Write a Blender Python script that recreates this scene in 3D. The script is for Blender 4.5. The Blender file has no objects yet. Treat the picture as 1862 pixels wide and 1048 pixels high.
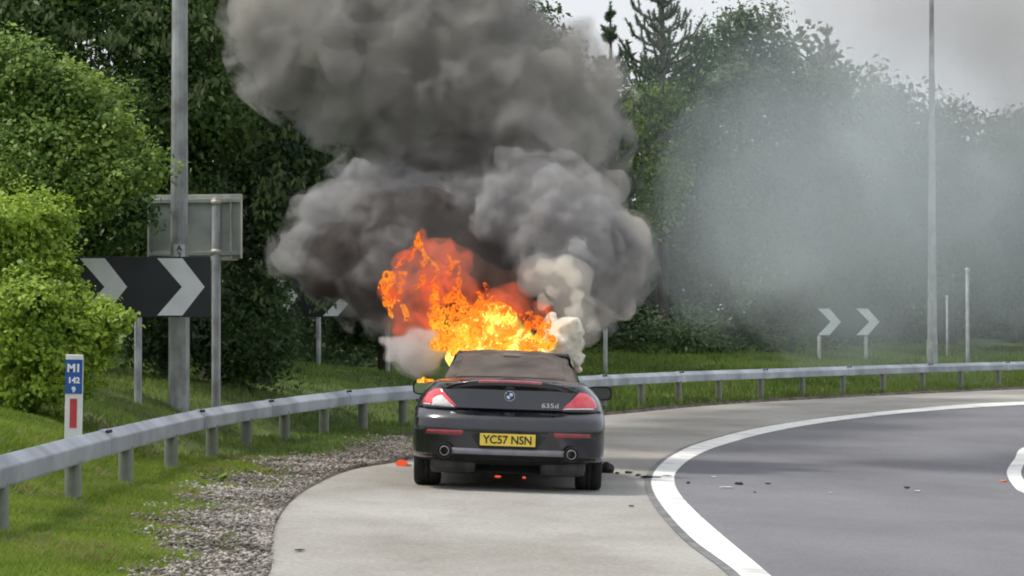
import bpy, bmesh, math, random
import numpy as np
from mathutils import Vector, Matrix, noise as mnoise

R = math.radians
random.seed(7)
RNG = np.random.default_rng(11)
SC = bpy.context.scene
COL = SC.collection

# ------------------------------------------------------------------ camera
F = 5400.0            # focal length expressed in pixels of the 1862 px wide photograph
HZ, CX, EYE = 597.0, 931.0, 1.55
cam_d = bpy.data.cameras.new('camera')
cam = bpy.data.objects.new('camera', cam_d)
COL.objects.link(cam)
cam_d.sensor_width = 36.0
cam_d.lens = 36.0 * F / 1862.0
cam_d.clip_start = 0.3
cam_d.clip_end = 3000
cam.location = (0, 0, EYE)
cam.rotation_euler = (R(90) + math.atan(73.0 / F), 0, 0)
SC.camera = cam

# ------------------------------------------------------------------ world, sun
SUN_DIR = Vector((-0.45, 0.04, 0.86)).normalized()      # towards the sun
w = bpy.data.worlds.new('World')
SC.world = w
w.use_nodes = True
nt = w.node_tree
nt.nodes.clear()
sky = nt.nodes.new('ShaderNodeTexSky')
sky.sky_type = 'NISHITA'
sky.sun_disc = False
sky.sun_elevation = math.asin(SUN_DIR.z)
sky.sun_rotation = math.atan2(SUN_DIR.x, SUN_DIR.y)
sky.air_density = 1.6
sky.dust_density = 5.0
sky.ozone_density = 1.0
bg = nt.nodes.new('ShaderNodeBackground')
bg.inputs['Strength'].default_value = 0.095
# bright thin cloud veil over the whole sky
cl = nt.nodes.new('ShaderNodeMix'); cl.data_type = 'RGBA'
cl.inputs[0].default_value = 0.72
cl.inputs[7].default_value = (8.6, 8.9, 9.5, 1)
nt.links.new(sky.outputs[0], cl.inputs[6])
nt.links.new(cl.outputs[2], bg.inputs['Color'])
wo = nt.nodes.new('ShaderNodeOutputWorld')
nt.links.new(bg.outputs[0], wo.inputs[0])

sl = bpy.data.lights.new('sun', 'SUN')
sl.energy = 2.0
sl.angle = R(7)
sl.color = (1.0, 0.96, 0.88)
so = bpy.data.objects.new('sun', sl)
COL.objects.link(so)
so.location = (-20, -10, 40)
so.rotation_euler = SUN_DIR.to_track_quat('Z', 'Y').to_euler()

vs = SC.view_settings
vs.view_transform = 'Standard'
vs.look = 'None'
vs.exposure = 0.35
vs.gamma = 1.0
vs.use_curve_mapping = False

SC.render.engine = 'CYCLES'
cy = SC.cycles
cy.use_denoising = True
cy.max_bounces = 8
cy.diffuse_bounces = 3
cy.glossy_bounces = 3
cy.transmission_bounces = 4
cy.transparent_max_bounces = 24
cy.volume_bounces = 3
cy.volume_step_rate = 0.22
cy.volume_max_steps = 512
cy.use_adaptive_sampling = True
cy.adaptive_threshold = 0.03
cy.sample_clamp_indirect = 6.0
cy.filter_width = 1.9

# ------------------------------------------------------------------ helpers
def link(o, parent=None):
    COL.objects.link(o)
    if parent is not None:
        o.parent = parent
    return o

def tag(o, label=None, cat=None, group=None, kind=None):
    if label: o['label'] = label
    if cat: o['category'] = cat
    if group: o['group'] = group
    if kind: o['kind'] = kind
    return o

def empty(name, loc=(0, 0, 0), rot=(0, 0, 0), label=None, cat=None, group=None, kind=None):
    o = bpy.data.objects.new(name, None)
    o.empty_display_size = 0.1
    o.location = loc
    o.rotation_euler = rot
    link(o)
    return tag(o, label, cat, group, kind)

def mesh_obj(name, verts, faces, m=None, parent=None, smooth=False):
    me = bpy.data.meshes.new(name)
    me.from_pydata([tuple(v) for v in verts], [], faces)
    me.update()
    if m: me.materials.append(m)
    if smooth:
        me.polygons.foreach_set('use_smooth', [True] * len(me.polygons))
    return link(bpy.data.objects.new(name, me), parent)

def np_mesh(name, V, Fc, m=None, parent=None, smooth=False):
    """V (n,3) floats; Fc (k,3|4) ints, all the same size."""
    V = np.asarray(V, dtype=np.float32); Fc = np.asarray(Fc, dtype=np.int32)
    me = bpy.data.meshes.new(name)
    k, c = Fc.shape
    me.vertices.add(len(V)); me.vertices.foreach_set('co', V.ravel())
    me.loops.add(k * c); me.loops.foreach_set('vertex_index', Fc.ravel())
    me.polygons.add(k)
    me.polygons.foreach_set('loop_start', np.arange(0, k * c, c, dtype=np.int32))
    me.polygons.foreach_set('loop_total', np.full(k, c, dtype=np.int32))
    if smooth: me.polygons.foreach_set('use_smooth', np.ones(k, dtype=bool))
    me.update(calc_edges=True)
    if m: me.materials.append(m)
    return link(bpy.data.objects.new(name, me), parent)

def bm_obj(name, bm, m=None, parent=None, smooth=False):
    me = bpy.data.meshes.new(name)
    bm.normal_update()
    bm.to_mesh(me); bm.free()
    if m: me.materials.append(m)
    if smooth:
        me.polygons.foreach_set('use_smooth', [True] * len(me.polygons))
    return link(bpy.data.objects.new(name, me), parent)

def box_bm(bm, c, s, bevel=0.0, rot=None):
    r = bmesh.ops.create_cube(bm, size=1.0)
    vs_ = r['verts']
    M = Matrix.Translation(c) @ (rot.to_4x4() if rot else Matrix()) @ Matrix.Diagonal((s[0], s[1], s[2], 1))
    bmesh.ops.transform(bm, matrix=M, verts=vs_)
    if bevel:
        es = {e for v in vs_ for e in v.link_edges}
        bmesh.ops.bevel(bm, geom=list(es), offset=bevel, segments=2, affect='EDGES', profile=0.6)

def box(name, c, s, m, parent=None, bevel=0.0, rot=None):
    bm = bmesh.new(); box_bm(bm, c, s, bevel, rot)
    return bm_obj(name, bm, m, parent)

def tube_arrays(pts, rads, seg=8):
    pts = [Vector(p) for p in pts]
    V, Q = [], []
    up = Vector((0.13, 0.21, 1)).normalized()
    for i, p in enumerate(pts):
        t = (pts[min(i + 1, len(pts) - 1)] - pts[max(i - 1, 0)]).normalized()
        a = t.cross(up if abs(t.dot(up)) < 0.95 else Vector((1, 0, 0))).normalized()
        b = t.cross(a)
        for k in range(seg):
            an = 2 * math.pi * k / seg
            V.append(p + (a * math.cos(an) + b * math.sin(an)) * rads[i])
    for i in range(len(pts) - 1):
        for k in range(seg):
            Q.append((i * seg + k, i * seg + (k + 1) % seg, (i + 1) * seg + (k + 1) % seg, (i + 1) * seg + k))
    return V, Q

def tube(name, pts, rads, m, parent=None, seg=10, caps=True):
    V, Q = tube_arrays(pts, rads, seg)
    fs = list(Q)
    if caps:
        fs.append(tuple(range(seg))[::-1]); n = (len(pts) - 1) * seg
        fs.append(tuple(range(n, n + seg)))
    return mesh_obj(name, V, fs, m, parent, smooth=False if seg < 7 else True)

def lathe(name, prof, m, parent=None, seg=24, axis='z', loc=(0, 0, 0)):
    V, Q = [], []
    for (r, h) in prof:
        for k in range(seg):
            a = 2 * math.pi * k / seg
            if axis == 'z': V.append((loc[0] + r * math.cos(a), loc[1] + r * math.sin(a), loc[2] + h))
            elif axis == 'x': V.append((loc[0] + h, loc[1] + r * math.cos(a), loc[2] + r * math.sin(a)))
            else: V.append((loc[0] + r * math.cos(a), loc[1] + h, loc[2] + r * math.sin(a)))
    for i in range(len(prof) - 1):
        for k in range(seg):
            Q.append((i * seg + k, i * seg + (k + 1) % seg, (i + 1) * seg + (k + 1) % seg, (i + 1) * seg + k))
    return mesh_obj(name, V, Q, m, parent, smooth=True)

def text_obj(name, body, size, m, parent, loc, rot=(R(90), 0, 0), bold=0.0, ext=0.001, sx=1.0):
    cu = bpy.data.curves.new(name, 'FONT')
    cu.body = body; cu.size = size; cu.align_x = 'CENTER'; cu.align_y = 'CENTER'
    cu.extrude = ext; cu.offset = bold; cu.resolution_u = 4
    tmp = bpy.data.objects.new('tmp', cu); COL.objects.link(tmp)
    bpy.context.view_layer.update()
    me = bpy.data.meshes.new_from_object(tmp.evaluated_get(bpy.context.evaluated_depsgraph_get()))
    bpy.data.objects.remove(tmp)
    me.materials.clear(); me.materials.append(m); me.name = name
    o = link(bpy.data.objects.new(name, me), parent)
    o.location = loc; o.rotation_euler = rot; o.scale = (sx, 1, 1)
    return o

def smooth01(a, b, x):
    t = np.clip((x - a) / (b - a), 0, 1)
    return t * t * (3 - 2 * t)

# ---- materials
def new_mat(name):
    m = bpy.data.materials.new(name); m.use_nodes = True
    n = m.node_tree; n.nodes.clear()
    out = n.nodes.new('ShaderNodeOutputMaterial')
    return m, n, out

def node(n, t, **kw):
    x = n.nodes.new(t)
    for k, v in kw.items():
        if hasattr(x, k): setattr(x, k, v)
    return x

def c4(c): return (c[0], c[1], c[2], 1)

def surf(name, c1, c2=None, rough=0.6, metal=0.0, scale=6.0, detail=5.0, bump=0.0, bscale=None,
         coat=0.0, spec=0.5, coords='Object', lo=0.35, hi=0.65, rough2=None, stretch=None):
    """Principled surface whose colour wanders between c1 and c2 with noise."""
    m, n, out = new_mat(name)
    p = n.nodes.new('ShaderNodeBsdfPrincipled')
    p.inputs['Roughness'].default_value = rough
    p.inputs['Metallic'].default_value = metal
    p.inputs['Coat Weight'].default_value = coat
    p.inputs['Coat Roughness'].default_value = 0.08
    p.inputs['Specular IOR Level'].default_value = spec
    n.links.new(p.outputs[0], out.inputs[0])
    if c2 is None and not bump:
        p.inputs['Base Color'].default_value = c4(c1); return m
    tc = n.nodes.new('ShaderNodeTexCoord'); src = tc.outputs[coords]
    if stretch:
        mp = n.nodes.new('ShaderNodeMapping'); mp.inputs['Scale'].default_value = stretch
        n.links.new(src, mp.inputs[0]); src = mp.outputs[0]
    if c2 is not None:
        nz = n.nodes.new('ShaderNodeTexNoise'); nz.inputs['Scale'].default_value = scale
        nz.inputs['Detail'].default_value = detail
        n.links.new(src, nz.inputs['Vector'])
        cr = n.nodes.new('ShaderNodeValToRGB')
        cr.color_ramp.elements[0].position = lo; cr.color_ramp.elements[0].color = c4(c1)
        cr.color_ramp.elements[1].position = hi; cr.color_ramp.elements[1].color = c4(c2)
        n.links.new(nz.outputs[0], cr.inputs[0]); n.links.new(cr.outputs[0], p.inputs['Base Color'])
        if rough2 is not None:
            mr = n.nodes.new('ShaderNodeMapRange')
            mr.inputs[1].default_value = lo; mr.inputs[2].default_value = hi
            mr.inputs[3].default_value = rough; mr.inputs[4].default_value = rough2
            n.links.new(nz.outputs[0], mr.inputs[0]); n.links.new(mr.outputs[0], p.inputs['Roughness'])
    else:
        p.inputs['Base Color'].default_value = c4(c1)
    if bump:
        nb = n.nodes.new('ShaderNodeTexNoise'); nb.inputs['Scale'].default_value = bscale or scale * 4
        nb.inputs['Detail'].default_value = 4
        n.links.new(src, nb.inputs['Vector'])
        bp = n.nodes.new('ShaderNodeBump'); bp.inputs['Strength'].default_value = bump
        bp.inputs['Distance'].default_value = 0.02
        n.links.new(nb.outputs[0], bp.inputs['Height']); n.links.new(bp.outputs[0], p.inputs['Normal'])
    return m

def leaf_mat(name, dark, light, transl=0.35, big=0.6):
    m, n, out = new_mat(name)
    geo = n.nodes.new('ShaderNodeNewGeometry')
    tc = n.nodes.new('ShaderNodeTexCoord')
    nz = n.nodes.new('ShaderNodeTexNoise'); nz.inputs['Scale'].default_value = big; nz.inputs['Detail'].default_value = 3
    n.links.new(tc.outputs['Object'], nz.inputs['Vector'])
    a = node(n, 'ShaderNodeMath', operation='MULTIPLY_ADD')
    a.inputs[1].default_value = 0.55; n.links.new(geo.outputs['Random Per Island'], a.inputs[0])
    b = node(n, 'ShaderNodeMath', operation='MULTIPLY_ADD'); b.inputs[1].default_value = 1.5; b.inputs[2].default_value = -0.5
    n.links.new(nz.outputs[0], b.inputs[0]); n.links.new(b.outputs[0], a.inputs[2])
    cr = n.nodes.new('ShaderNodeValToRGB')
    cr.color_ramp.elements[0].position = 0.1; cr.color_ramp.elements[0].color = c4(dark)
    cr.color_ramp.elements[1].position = 0.9; cr.color_ramp.elements[1].color = c4(light)
    n.links.new(a.outputs[0], cr.inputs[0])
    p = n.nodes.new('ShaderNodeBsdfPrincipled'); p.inputs['Roughness'].default_value = 0.5
    p.inputs['Specular IOR Level'].default_value = 0.35
    n.links.new(cr.outputs[0], p.inputs['Base Color'])
    t = n.nodes.new('ShaderNodeBsdfTranslucent'); n.links.new(cr.outputs[0], t.inputs[0])
    mx = n.nodes.new('ShaderNodeMixShader'); mx.inputs[0].default_value = transl
    n.links.new(p.outputs[0], mx.inputs[1]); n.links.new(t.outputs[0], mx.inputs[2])
    n.links.new(mx.outputs[0], out.inputs[0])
    return m

# ------------------------------------------------------------------ ground shape
# barrier line, tarmac edge, painted lines: plan curves (y, x)
RAIL = np.array([(-30, -4.3), (0, -3.75), (12, -3.52), (20, -3.47), (23.5, -3.47), (26.4, -3.43), (29.4, -3.36), (32.4, -3.24),
                 (36.1, -2.98), (39.5, -2.50), (43.1, -1.84), (49, -0.2), (55.5, 2.0), (60.5, 3.95), (66.5, 7.0), (72, 10.2), (77, 13.4), (83, 18), (92, 26), (104, 40), (118, 60)])
def resample(P, n=400):
    """smooth Catmull-Rom through the (y,x) points -> (n,2) array of x,y"""
    P = np.asarray(P, float)
    out = []
    for i in range(len(P) - 1):
        p0 = P[max(i - 1, 0)]; p1 = P[i]; p2 = P[i + 1]; p3 = P[min(i + 2, len(P) - 1)]
        for t in np.linspace(0, 1, 14, endpoint=False):
            out.append(0.5 * ((2 * p1) + (-p0 + p2) * t + (2 * p0 - 5 * p1 + 4 * p2 - p3) * t * t + (-p0 + 3 * p1 - 3 * p2 + p3) * t ** 3))
    out.append(P[-1])
    o = np.array(out)[:, ::-1]
    d = np.r_[0, np.cumsum(np.hypot(*np.diff(o, axis=0).T))]
    s = np.linspace(0, d[-1], n)
    return np.c_[np.interp(s, d, o[:, 0]), np.interp(s, d, o[:, 1])], s
RL, RS = resample(RAIL, 500)

def rail_dist(X, Y):
    """signed distance to the barrier line, positive on the verge side (left / beyond)"""
    X = np.asarray(X, float).ravel(); Y = np.asarray(Y, float).ravel()
    out = np.empty(len(X))
    A = RL[:-1]; B = RL[1:]; D = B - A; L2 = (D ** 2).sum(1)
    for i in range(0, len(X), 4000):
        P = np.c_[X[i:i + 4000], Y[i:i + 4000]]
        rel = P[:, None, :] - A[None]
        t = np.clip((rel * D[None]).sum(2) / L2, 0, 1)
        q = rel - t[..., None] * D[None]
        d2 = (q ** 2).sum(2); j = d2.argmin(1); k = np.arange(len(j))
        cr = D[j, 0] * rel[k, j, 1] - D[j, 1] * rel[k, j, 0]
        out[i:i + 4000] = np.sqrt(d2[k, j]) * np.sign(cr)
    return out

def zroad(X, Y):
    X = np.asarray(X, float); Y = np.asarray(Y, float)
    k = 0.033 * (1 - smooth01(38, 62, Y))
    return -k * np.clip(X, -4.2, 6.5)

def zground(X, Y):
    d = rail_dist(X, Y).reshape(np.shape(X))
    r = np.maximum(0, d - 0.4)
    X = np.asarray(X, float); Y = np.asarray(Y, float)
    rise = 2.4 * (1 - np.exp(-r * 0.045)) + 0.5 * (1 - np.exp(-r / 1.0)) * (1 - smooth01(50, 60, Y))
    lump = 0.03 * np.sin(X * 2.1 + Y * 0.7) * np.sin(Y * 1.3 - X) + 0.02 * np.sin(X * 5.1) * np.sin(Y * 4.3)
    near = 0.05 * smooth01(-1.2, 0.2, d)
    return zroad(X, Y) + rise + near + lump * smooth01(-0.9, 0.5, d)

def zg(x, y): return float(zground(np.array([x]), np.array([y]))[0])
def zr(x, y): return float(zroad(x, y))

def at(px, py, Y):
    """world point seen at photo pixel px,py at distance Y"""
    return Vector(((px - CX) * Y / F, Y, EYE + (HZ - py) * Y / F))

def on_road(px, py):
    Y = 40.0
    for _ in range(60):
        x = (px - CX) * Y / F
        s = (py - HZ) / (EYE - zr(x, Y))
        Y = 0.5 * Y + 0.5 * F / s
    return ((px - CX) * Y / F, Y)

def px_curve(pts, pre=(), post=()):
    P = [on_road(*p)[::-1] for p in pts]
    P = list(pre) + P + list(post)
    return resample(np.array(P), 260)[0]

# ------------------------------------------------------------------ materials of the setting
M_grass_soil = surf('grass_soil', (0.045, 0.085, 0.014), (0.115, 0.155, 0.028), rough=0.9, scale=1.3, detail=8, bump=0.9, bscale=30)
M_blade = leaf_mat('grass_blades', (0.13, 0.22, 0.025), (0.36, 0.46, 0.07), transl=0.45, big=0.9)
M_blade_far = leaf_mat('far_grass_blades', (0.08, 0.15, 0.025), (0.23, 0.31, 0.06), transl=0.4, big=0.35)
M_stone = leaf_mat('gravel_stones', (0.045, 0.035, 0.027), (0.50, 0.45, 0.40), transl=0.0, big=1.3)
M_dirt = surf('gravel_dirt', (0.055, 0.042, 0.030), (0.15, 0.125, 0.10), rough=0.95, scale=3, detail=9, bump=1.0, bscale=40)

def tarmac(name, a, b, grit, scale=0.5):
    m, n, out = new_mat(name)
    tc = n.nodes.new('ShaderNodeTexCoord')
    p = n.nodes.new('ShaderNodeBsdfPrincipled'); p.inputs['Roughness'].default_value = 0.82
    p.inputs['Specular IOR Level'].default_value = 0.3
    mp = n.nodes.new('ShaderNodeMapping'); mp.inputs['Scale'].default_value = (1, 0.55, 1)
    n.links.new(tc.outputs['Object'], mp.inputs[0])
    n1 = n.nodes.new('ShaderNodeTexNoise'); n1.inputs['Scale'].default_value = scale; n1.inputs['Detail'].default_value = 6
    n1.inputs['Roughness'].default_value = 0.6
    n.links.new(mp.outputs[0], n1.inputs['Vector'])
    cr = n.nodes.new('ShaderNodeValToRGB')
    cr.color_ramp.elements[0].position = 0.32; cr.color_ramp.elements[0].color = c4(a)
    cr.color_ramp.elements[1].position = 0.7; cr.color_ramp.elements[1].color = c4(b)
    n.links.new(n1.outputs[0], cr.inputs[0])
    n2 = n.nodes.new('ShaderNodeTexNoise'); n2.inputs['Scale'].default_value = 28; n2.inputs['Detail'].default_value = 8; n2.inputs['Roughness'].default_value = 0.75
    n.links.new(tc.outputs['Object'], n2.inputs['Vector'])
    mr = n.nodes.new('ShaderNodeMapRange'); mr.inputs[1].default_value = 0.3; mr.inputs[2].default_value = 0.7
    mr.inputs[3].default_value = 1 - grit; mr.inputs[4].default_value = 1 + grit
    n.links.new(n2.outputs[0], mr.inputs[0])
    mu = node(n, 'ShaderNodeVectorMath', operation='SCALE')
    n.links.new(cr.outputs[0], mu.inputs[0]); n.links.new(mr.outputs[0], mu.inputs['Scale'])
    n.links.new(mu.outputs[0], p.inputs['Base Color'])
    bp = n.nodes.new('ShaderNodeBump'); bp.inputs['Strength'].default_value = 0.5; bp.inputs['Distance'].default_value = 0.01
    n.links.new(n2.outputs[0], bp.inputs['Height']); n.links.new(bp.outputs[0], p.inputs['Normal'])
    n.links.new(p.outputs[0], out.inputs[0])
    return m
M_shoulder = tarmac('shoulder_tarmac', (0.255, 0.235, 0.205), (0.41, 0.40, 0.372), 0.34)
M_lane = tarmac('lane_asphalt', (0.145, 0.145, 0.158), (0.215, 0.215, 0.23), 0.28, 0.35)
M_line = surf('white_road_paint', (0.50, 0.49, 0.46), (0.82, 0.82, 0.79), rough=0.6, scale=2.2, detail=12, lo=0.30, hi=0.50)

# ------------------------------------------------------------------ terrain
gx = np.unique(np.r_[np.linspace(-300, -40, 14), np.linspace(-40, -12, 20), np.linspace(-12, -6, 22), np.linspace(-6, 20, 105), np.linspace(20, 50, 24), np.linspace(50, 300, 14)])
gy = np.unique(np.r_[np.linspace(-200, -20, 10), np.linspace(-20, 14, 24), np.linspace(14, 50, 110), np.linspace(50, 100, 70), np.linspace(100, 160, 20), np.linspace(160, 400, 12)])
GX, GY = np.meshgrid(gx, gy)
TE = px_curve([(488, 1048), (492, 1000), (504, 950), (538, 905), (598, 870), (655, 851), (745, 836)],
              pre=[(-30, -1.6), (0, -1.45), (12, -1.35)],
              post=[(39, -0.75), (45, 0.0), (50.5, 0.75), (55.2, 2.3), (60.0, 4.1), (66.0, 7.2), (71.5, 10.4), (76.5, 13.6), (82.5, 18.2), (91.5, 26.2), (103.5, 40.2), (117.5, 60)])
GZ = zground(GX.ravel(), GY.ravel()).reshape(GX.shape)
dR = rail_dist(GX.ravel(), GY.ravel()).reshape(GX.shape)
xe = np.interp(GY, TE[:, 1], TE[:, 0])
xe0 = xe - np.interp(GY, [-30, 14, 18, 24, 30, 36, 42, 50, 120], [0.3, 0.6, 0.75, 0.88, 1.0, 1.1, 1.1, 0.5, 0.35])
under = (GX > xe0 + 0.30) & (GX < 16) & (dR < -0.25)
GZ = np.where(under, np.minimum(GZ, zroad(GX, GY)) - 0.09, GZ)
V = np.c_[GX.ravel(), GY.ravel(), GZ.ravel()]
nx, ny = len(gx), len(gy)
ii, jj = np.meshgrid(np.arange(ny - 1), np.arange(nx - 1), indexing='ij')
a = (ii * nx + jj).ravel()
ter = np_mesh('ground', V, np.c_[a, a + 1, a + nx + 1, a + nx], M_grass_soil, smooth=True)
tag(ter, kind='structure')

def strip(name, A, B, n_across, off, m, zf=zroad, kind='structure'):
    """sheet between plan curves A and B (same length arrays of x,y)"""
    t = np.linspace(0, 1, n_across + 1)
    P = A[:, None, :] * (1 - t)[None, :, None] + B[:, None, :] * t[None, :, None]
    X = P[..., 0]; Y = P[..., 1]
    Z = zf(X, Y) + off
    k, q = X.shape
    i_, j_ = np.meshgrid(np.arange(k - 1), np.arange(q - 1), indexing='ij')
    a = (i_ * q + j_).ravel()
    o = np_mesh(name, np.c_[X.ravel(), Y.ravel(), Z.ravel()], np.c_[a, a + 1, a + q + 1, a + q], m, smooth=True)
    return tag(o, kind=kind)

OL = px_curve([(1345, 1048), (1262, 985), (1214, 935), (1190, 900), (1184, 876), (1195, 852), (1225, 828), (1275, 806), (1370, 781), (1490, 762), (1640, 746), (1862, 731)],
              pre=[(-30, 1.9), (0, 1.6), (10, 1.5), (15, 1.47)], post=[(70, 18.0), (80, 30), (88, 44)])
OR = px_curve([(1400, 1048), (1325, 985), (1268, 935), (1236, 900), (1226, 876), (1232, 856), (1262, 832), (1312, 811), (1400, 787), (1515, 767), (1655, 751), (1862, 737)],
              pre=[(-30, 2.12), (0, 1.82), (10, 1.72), (15, 1.68)], post=[(69.3, 18.0), (79.3, 30), (87.3, 44)])
IL = px_curve([(1872, 908), (1846, 890), (1830, 861), (1844, 836), (1868, 813)],
              pre=[(-30, 3.3), (0, 3.5), (10, 3.6), (18, 3.85), (22.5, 4.15)], post=[(44, 8.6), (50, 12.0), (58, 19), (66, 32), (70, 44)])
IR = IL + np.array([0.17, -0.05])
def offset_curve(C, d):
    T = np.gradient(C, axis=0); T /= np.linalg.norm(T, axis=1)[:, None]
    return C + np.c_[T[:, 1], -T[:, 0]] * d
def y_match(C, ref):
    return C
shoulder = strip('hard_shoulder', TE, OL, 14, 0.0, M_shoulder)
lane = strip('slip_road', offset_curve(OL, 0.01), offset_curve(OL, 8.5), 24, 0.004, M_lane)
# 260-sample curves have their own spacing; the paint is laid a little proud
strip('edge_line', OL, OR, 2, 0.010, M_line)
strip('inner_edge_line', IL, offset_curve(IL, 0.17), 2, 0.010, M_line)
# the dark bitumen seam beside the line
M_seam = surf('bitumen_seam', (0.12, 0.12, 0.125), (0.22, 0.215, 0.21), rough=0.8, scale=5)
strip('bitumen_seam', offset_curve(OL, -0.07), OL, 1, 0.007, M_seam)
# gravel bed
GI = TE.copy()
gk = RL[np.clip(np.searchsorted(RL[:, 1], TE[:, 1]), 0, len(RL) - 1)]
wid = np.interp(TE[:, 1], [-30, 14, 18, 24, 30, 36, 42, 50, 120], [0.3, 0.6, 0.75, 0.88, 1.0, 1.1, 1.1, 0.5, 0.35])
GO = offset_curve(TE, -1.0) * 1.0
T_ = np.gradient(TE, axis=0); T_ /= np.linalg.norm(T_, axis=1)[:, None]
GO = TE - np.c_[T_[:, 1], -T_[:, 0]] * wid[:, None]
def zbed(X, Y):
    return np.maximum(zroad(X, Y) - 0.01, zground(X.ravel(), Y.ravel()).reshape(X.shape) * 1.0 + 0.0)
strip('gravel_bed', GO, offset_curve(TE, 0.05), 8, 0.012, M_dirt,
      zf=lambda X, Y: np.where(np.arange(X.shape[1])[None, :] >= X.shape[1] - 1, zroad(X, Y) - 0.03, zbed(X, Y)))

# ------------------------------------------------------------------ vegetation builders
def rand_dirs(n):
    v = RNG.normal(size=(n, 3)); return v / np.linalg.norm(v, axis=1)[:, None]

def leaves_arrays(C, Nrm, size, aspect=0.55, fold=0.25):
    """folded rhombic leaves: C centres, Nrm facing, size (n,)"""
    n = len(C)
    r = rand_dirs(n)
    L = np.cross(Nrm, r); L /= np.linalg.norm(L, axis=1)[:, None] + 1e-9
    Wd = np.cross(Nrm, L)
    s = size[:, None]
    V = np.empty((n, 4, 3))
    V[:, 0] = C - L * s * 0.5
    V[:, 1] = C + Wd * s * aspect * 0.5 + Nrm * s * fold * 0.4
    V[:, 2] = C + L * s * 0.5 - Nrm * s * 0.12
    V[:, 3] = C - Wd * s * aspect * 0.5 + Nrm * s * fold * 0.4
    i = np.arange(n)[:, None] * 4
    return V.reshape(-1, 3), np.concatenate([i, i + 1, i + 2, i + 3], axis=1)

def lobe_leaves(c, r, n_cl, per, leaf, sig=0.12, squash=(1, 1, 1), front=0.0, droop=0.0, inner=0.25):
    """clumps of leaves over a lumpy ellipsoid"""
    c = np.array(c); d = rand_dirs(n_cl)
    if front:      # more clumps on the side one can see
        flip = (d[:, 1] > 0.3) & (RNG.random(n_cl) < front); d[flip, 1] *= -1
    nz = np.array([mnoise.noise(Vector((q * 2.2 + c * 1.7))) for q in d])
    rad = r * (0.86 + 0.42 * nz) * (1 - 0.22 * RNG.random(n_cl) ** 2)
    spr = RNG.random(n_cl) < 0.07
    rad[spr] *= RNG.uniform(1.08, 1.25, spr.sum())
    deep = (RNG.random(n_cl) < inner) & ~spr
    rad[deep] *= RNG.uniform(0.35, 0.8, deep.sum())
    P = c + d * rad[:, None] * np.array(squash)
    Cc = np.repeat(P, per, axis=0); D = np.repeat(d, per, axis=0)
    n = len(Cc)
    sg = np.repeat(sig * RNG.uniform(0.5, 1.35, n_cl), per)[:, None]
    off = RNG.normal(size=(n, 3)) * sg * np.array([1, 1, 0.7])
    Cc = Cc + off
    Nn = D * 0.7 + rand_dirs(n) * 0.75 + np.array([0, -0.15, 0.55 - droop])
    Nn /= np.linalg.norm(Nn, axis=1)[:, None]
    return Cc, Nn, leaf * RNG.uniform(0.5, 1.35, n) * np.repeat(RNG.uniform(0.75, 1.2, n_cl), per)

def foliage(name, lobes, m, parent, leaf, dens=1.0, sig=0.12, per=26, aspect=0.55, front=0.5, droop=0.0, inner=0.25, squash=(1, 1, 1)):
    Cs, Ns, Ss = [], [], []
    for (c, r) in lobes:
        n_cl = max(6, int(dens * 4 * math.pi * r * r / (sig * sig * 9)))
        a, b, s = lobe_leaves(c, r, n_cl, per, leaf, sig, squash, front, droop, inner)
        Cs.append(a); Ns.append(b); Ss.append(s)
    C_, N_, S_ = np.concatenate(Cs), np.concatenate(Ns), np.concatenate(Ss)
    keep = C_[:, 2] > zground(C_[:, 0], C_[:, 1]) + 0.02
    V, Fc = leaves_arrays(C_[keep], N_[keep], S_[keep], aspect)
    return np_mesh(name, V, Fc, m, parent)

M_bark = surf('bark', (0.05, 0.04, 0.03), (0.13, 0.115, 0.095), rough=0.95, scale=8, bump=0.8, stretch=(1, 1, 0.25))

def trunk_and_limbs(parent, base, top, r0, targets, m=None):
    base = Vector(base); top = Vector(top)
    pts = [base.lerp(top, t) + Vector((math.sin(t * 5 + base.x) * 0.08, math.cos(t * 4 + base.y) * 0.08, 0)) for t in np.linspace(0, 1, 7)]
    pts[0] = base - Vector((0, 0, 0.15))
    V, Q = tube_arrays(pts, [r0 * (1.25 if i == 0 else 1 - 0.12 * i) for i in range(7)], 9)
    for tg_ in targets:
        tg_ = Vector(tg_)
        t = random.uniform(0.35, 0.85); s = base.lerp(top, t)
        mid = s.lerp(tg_, 0.5) + Vector((0, 0, 0.15))
        v2, q2 = tube_arrays([s, mid, tg_], [r0 * 0.42, r0 * 0.25, r0 * 0.08], 6)
        k = len(V); V += v2; Q += [tuple(i + k for i in q) for q in q2]
    return mesh_obj('trunk', V, Q, m or M_bark, parent, smooth=True)

def tree(name, label, cat, base, lobes, leafm, leaf, r0=0.12, group=None, **kw):
    bz = zg(base[0], base[1])
    t = empty(name, (base[0], base[1], bz), label=label, cat=cat, group=group)
    mw = t.matrix_world.copy()
    tops = max(l[0][2] for l in lobes)
    tr_ = trunk_and_limbs(t, (base[0], base[1], bz), (base[0] + 0.15, base[1] + 0.1, tops * 0.92), r0, [l[0] for l in lobes])
    f = foliage('crown', lobes, leafm, t, leaf, **kw); f['kind'] = 'stuff'
    for o in (tr_, f):
        o.data.transform(Matrix.Translation((-base[0], -base[1], -bz)))
    return t

def L(px, py, Y, rpx):
    p = at(px, py, Y); return ((p.x, p.y, p.z), rpx * Y / F)

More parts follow.
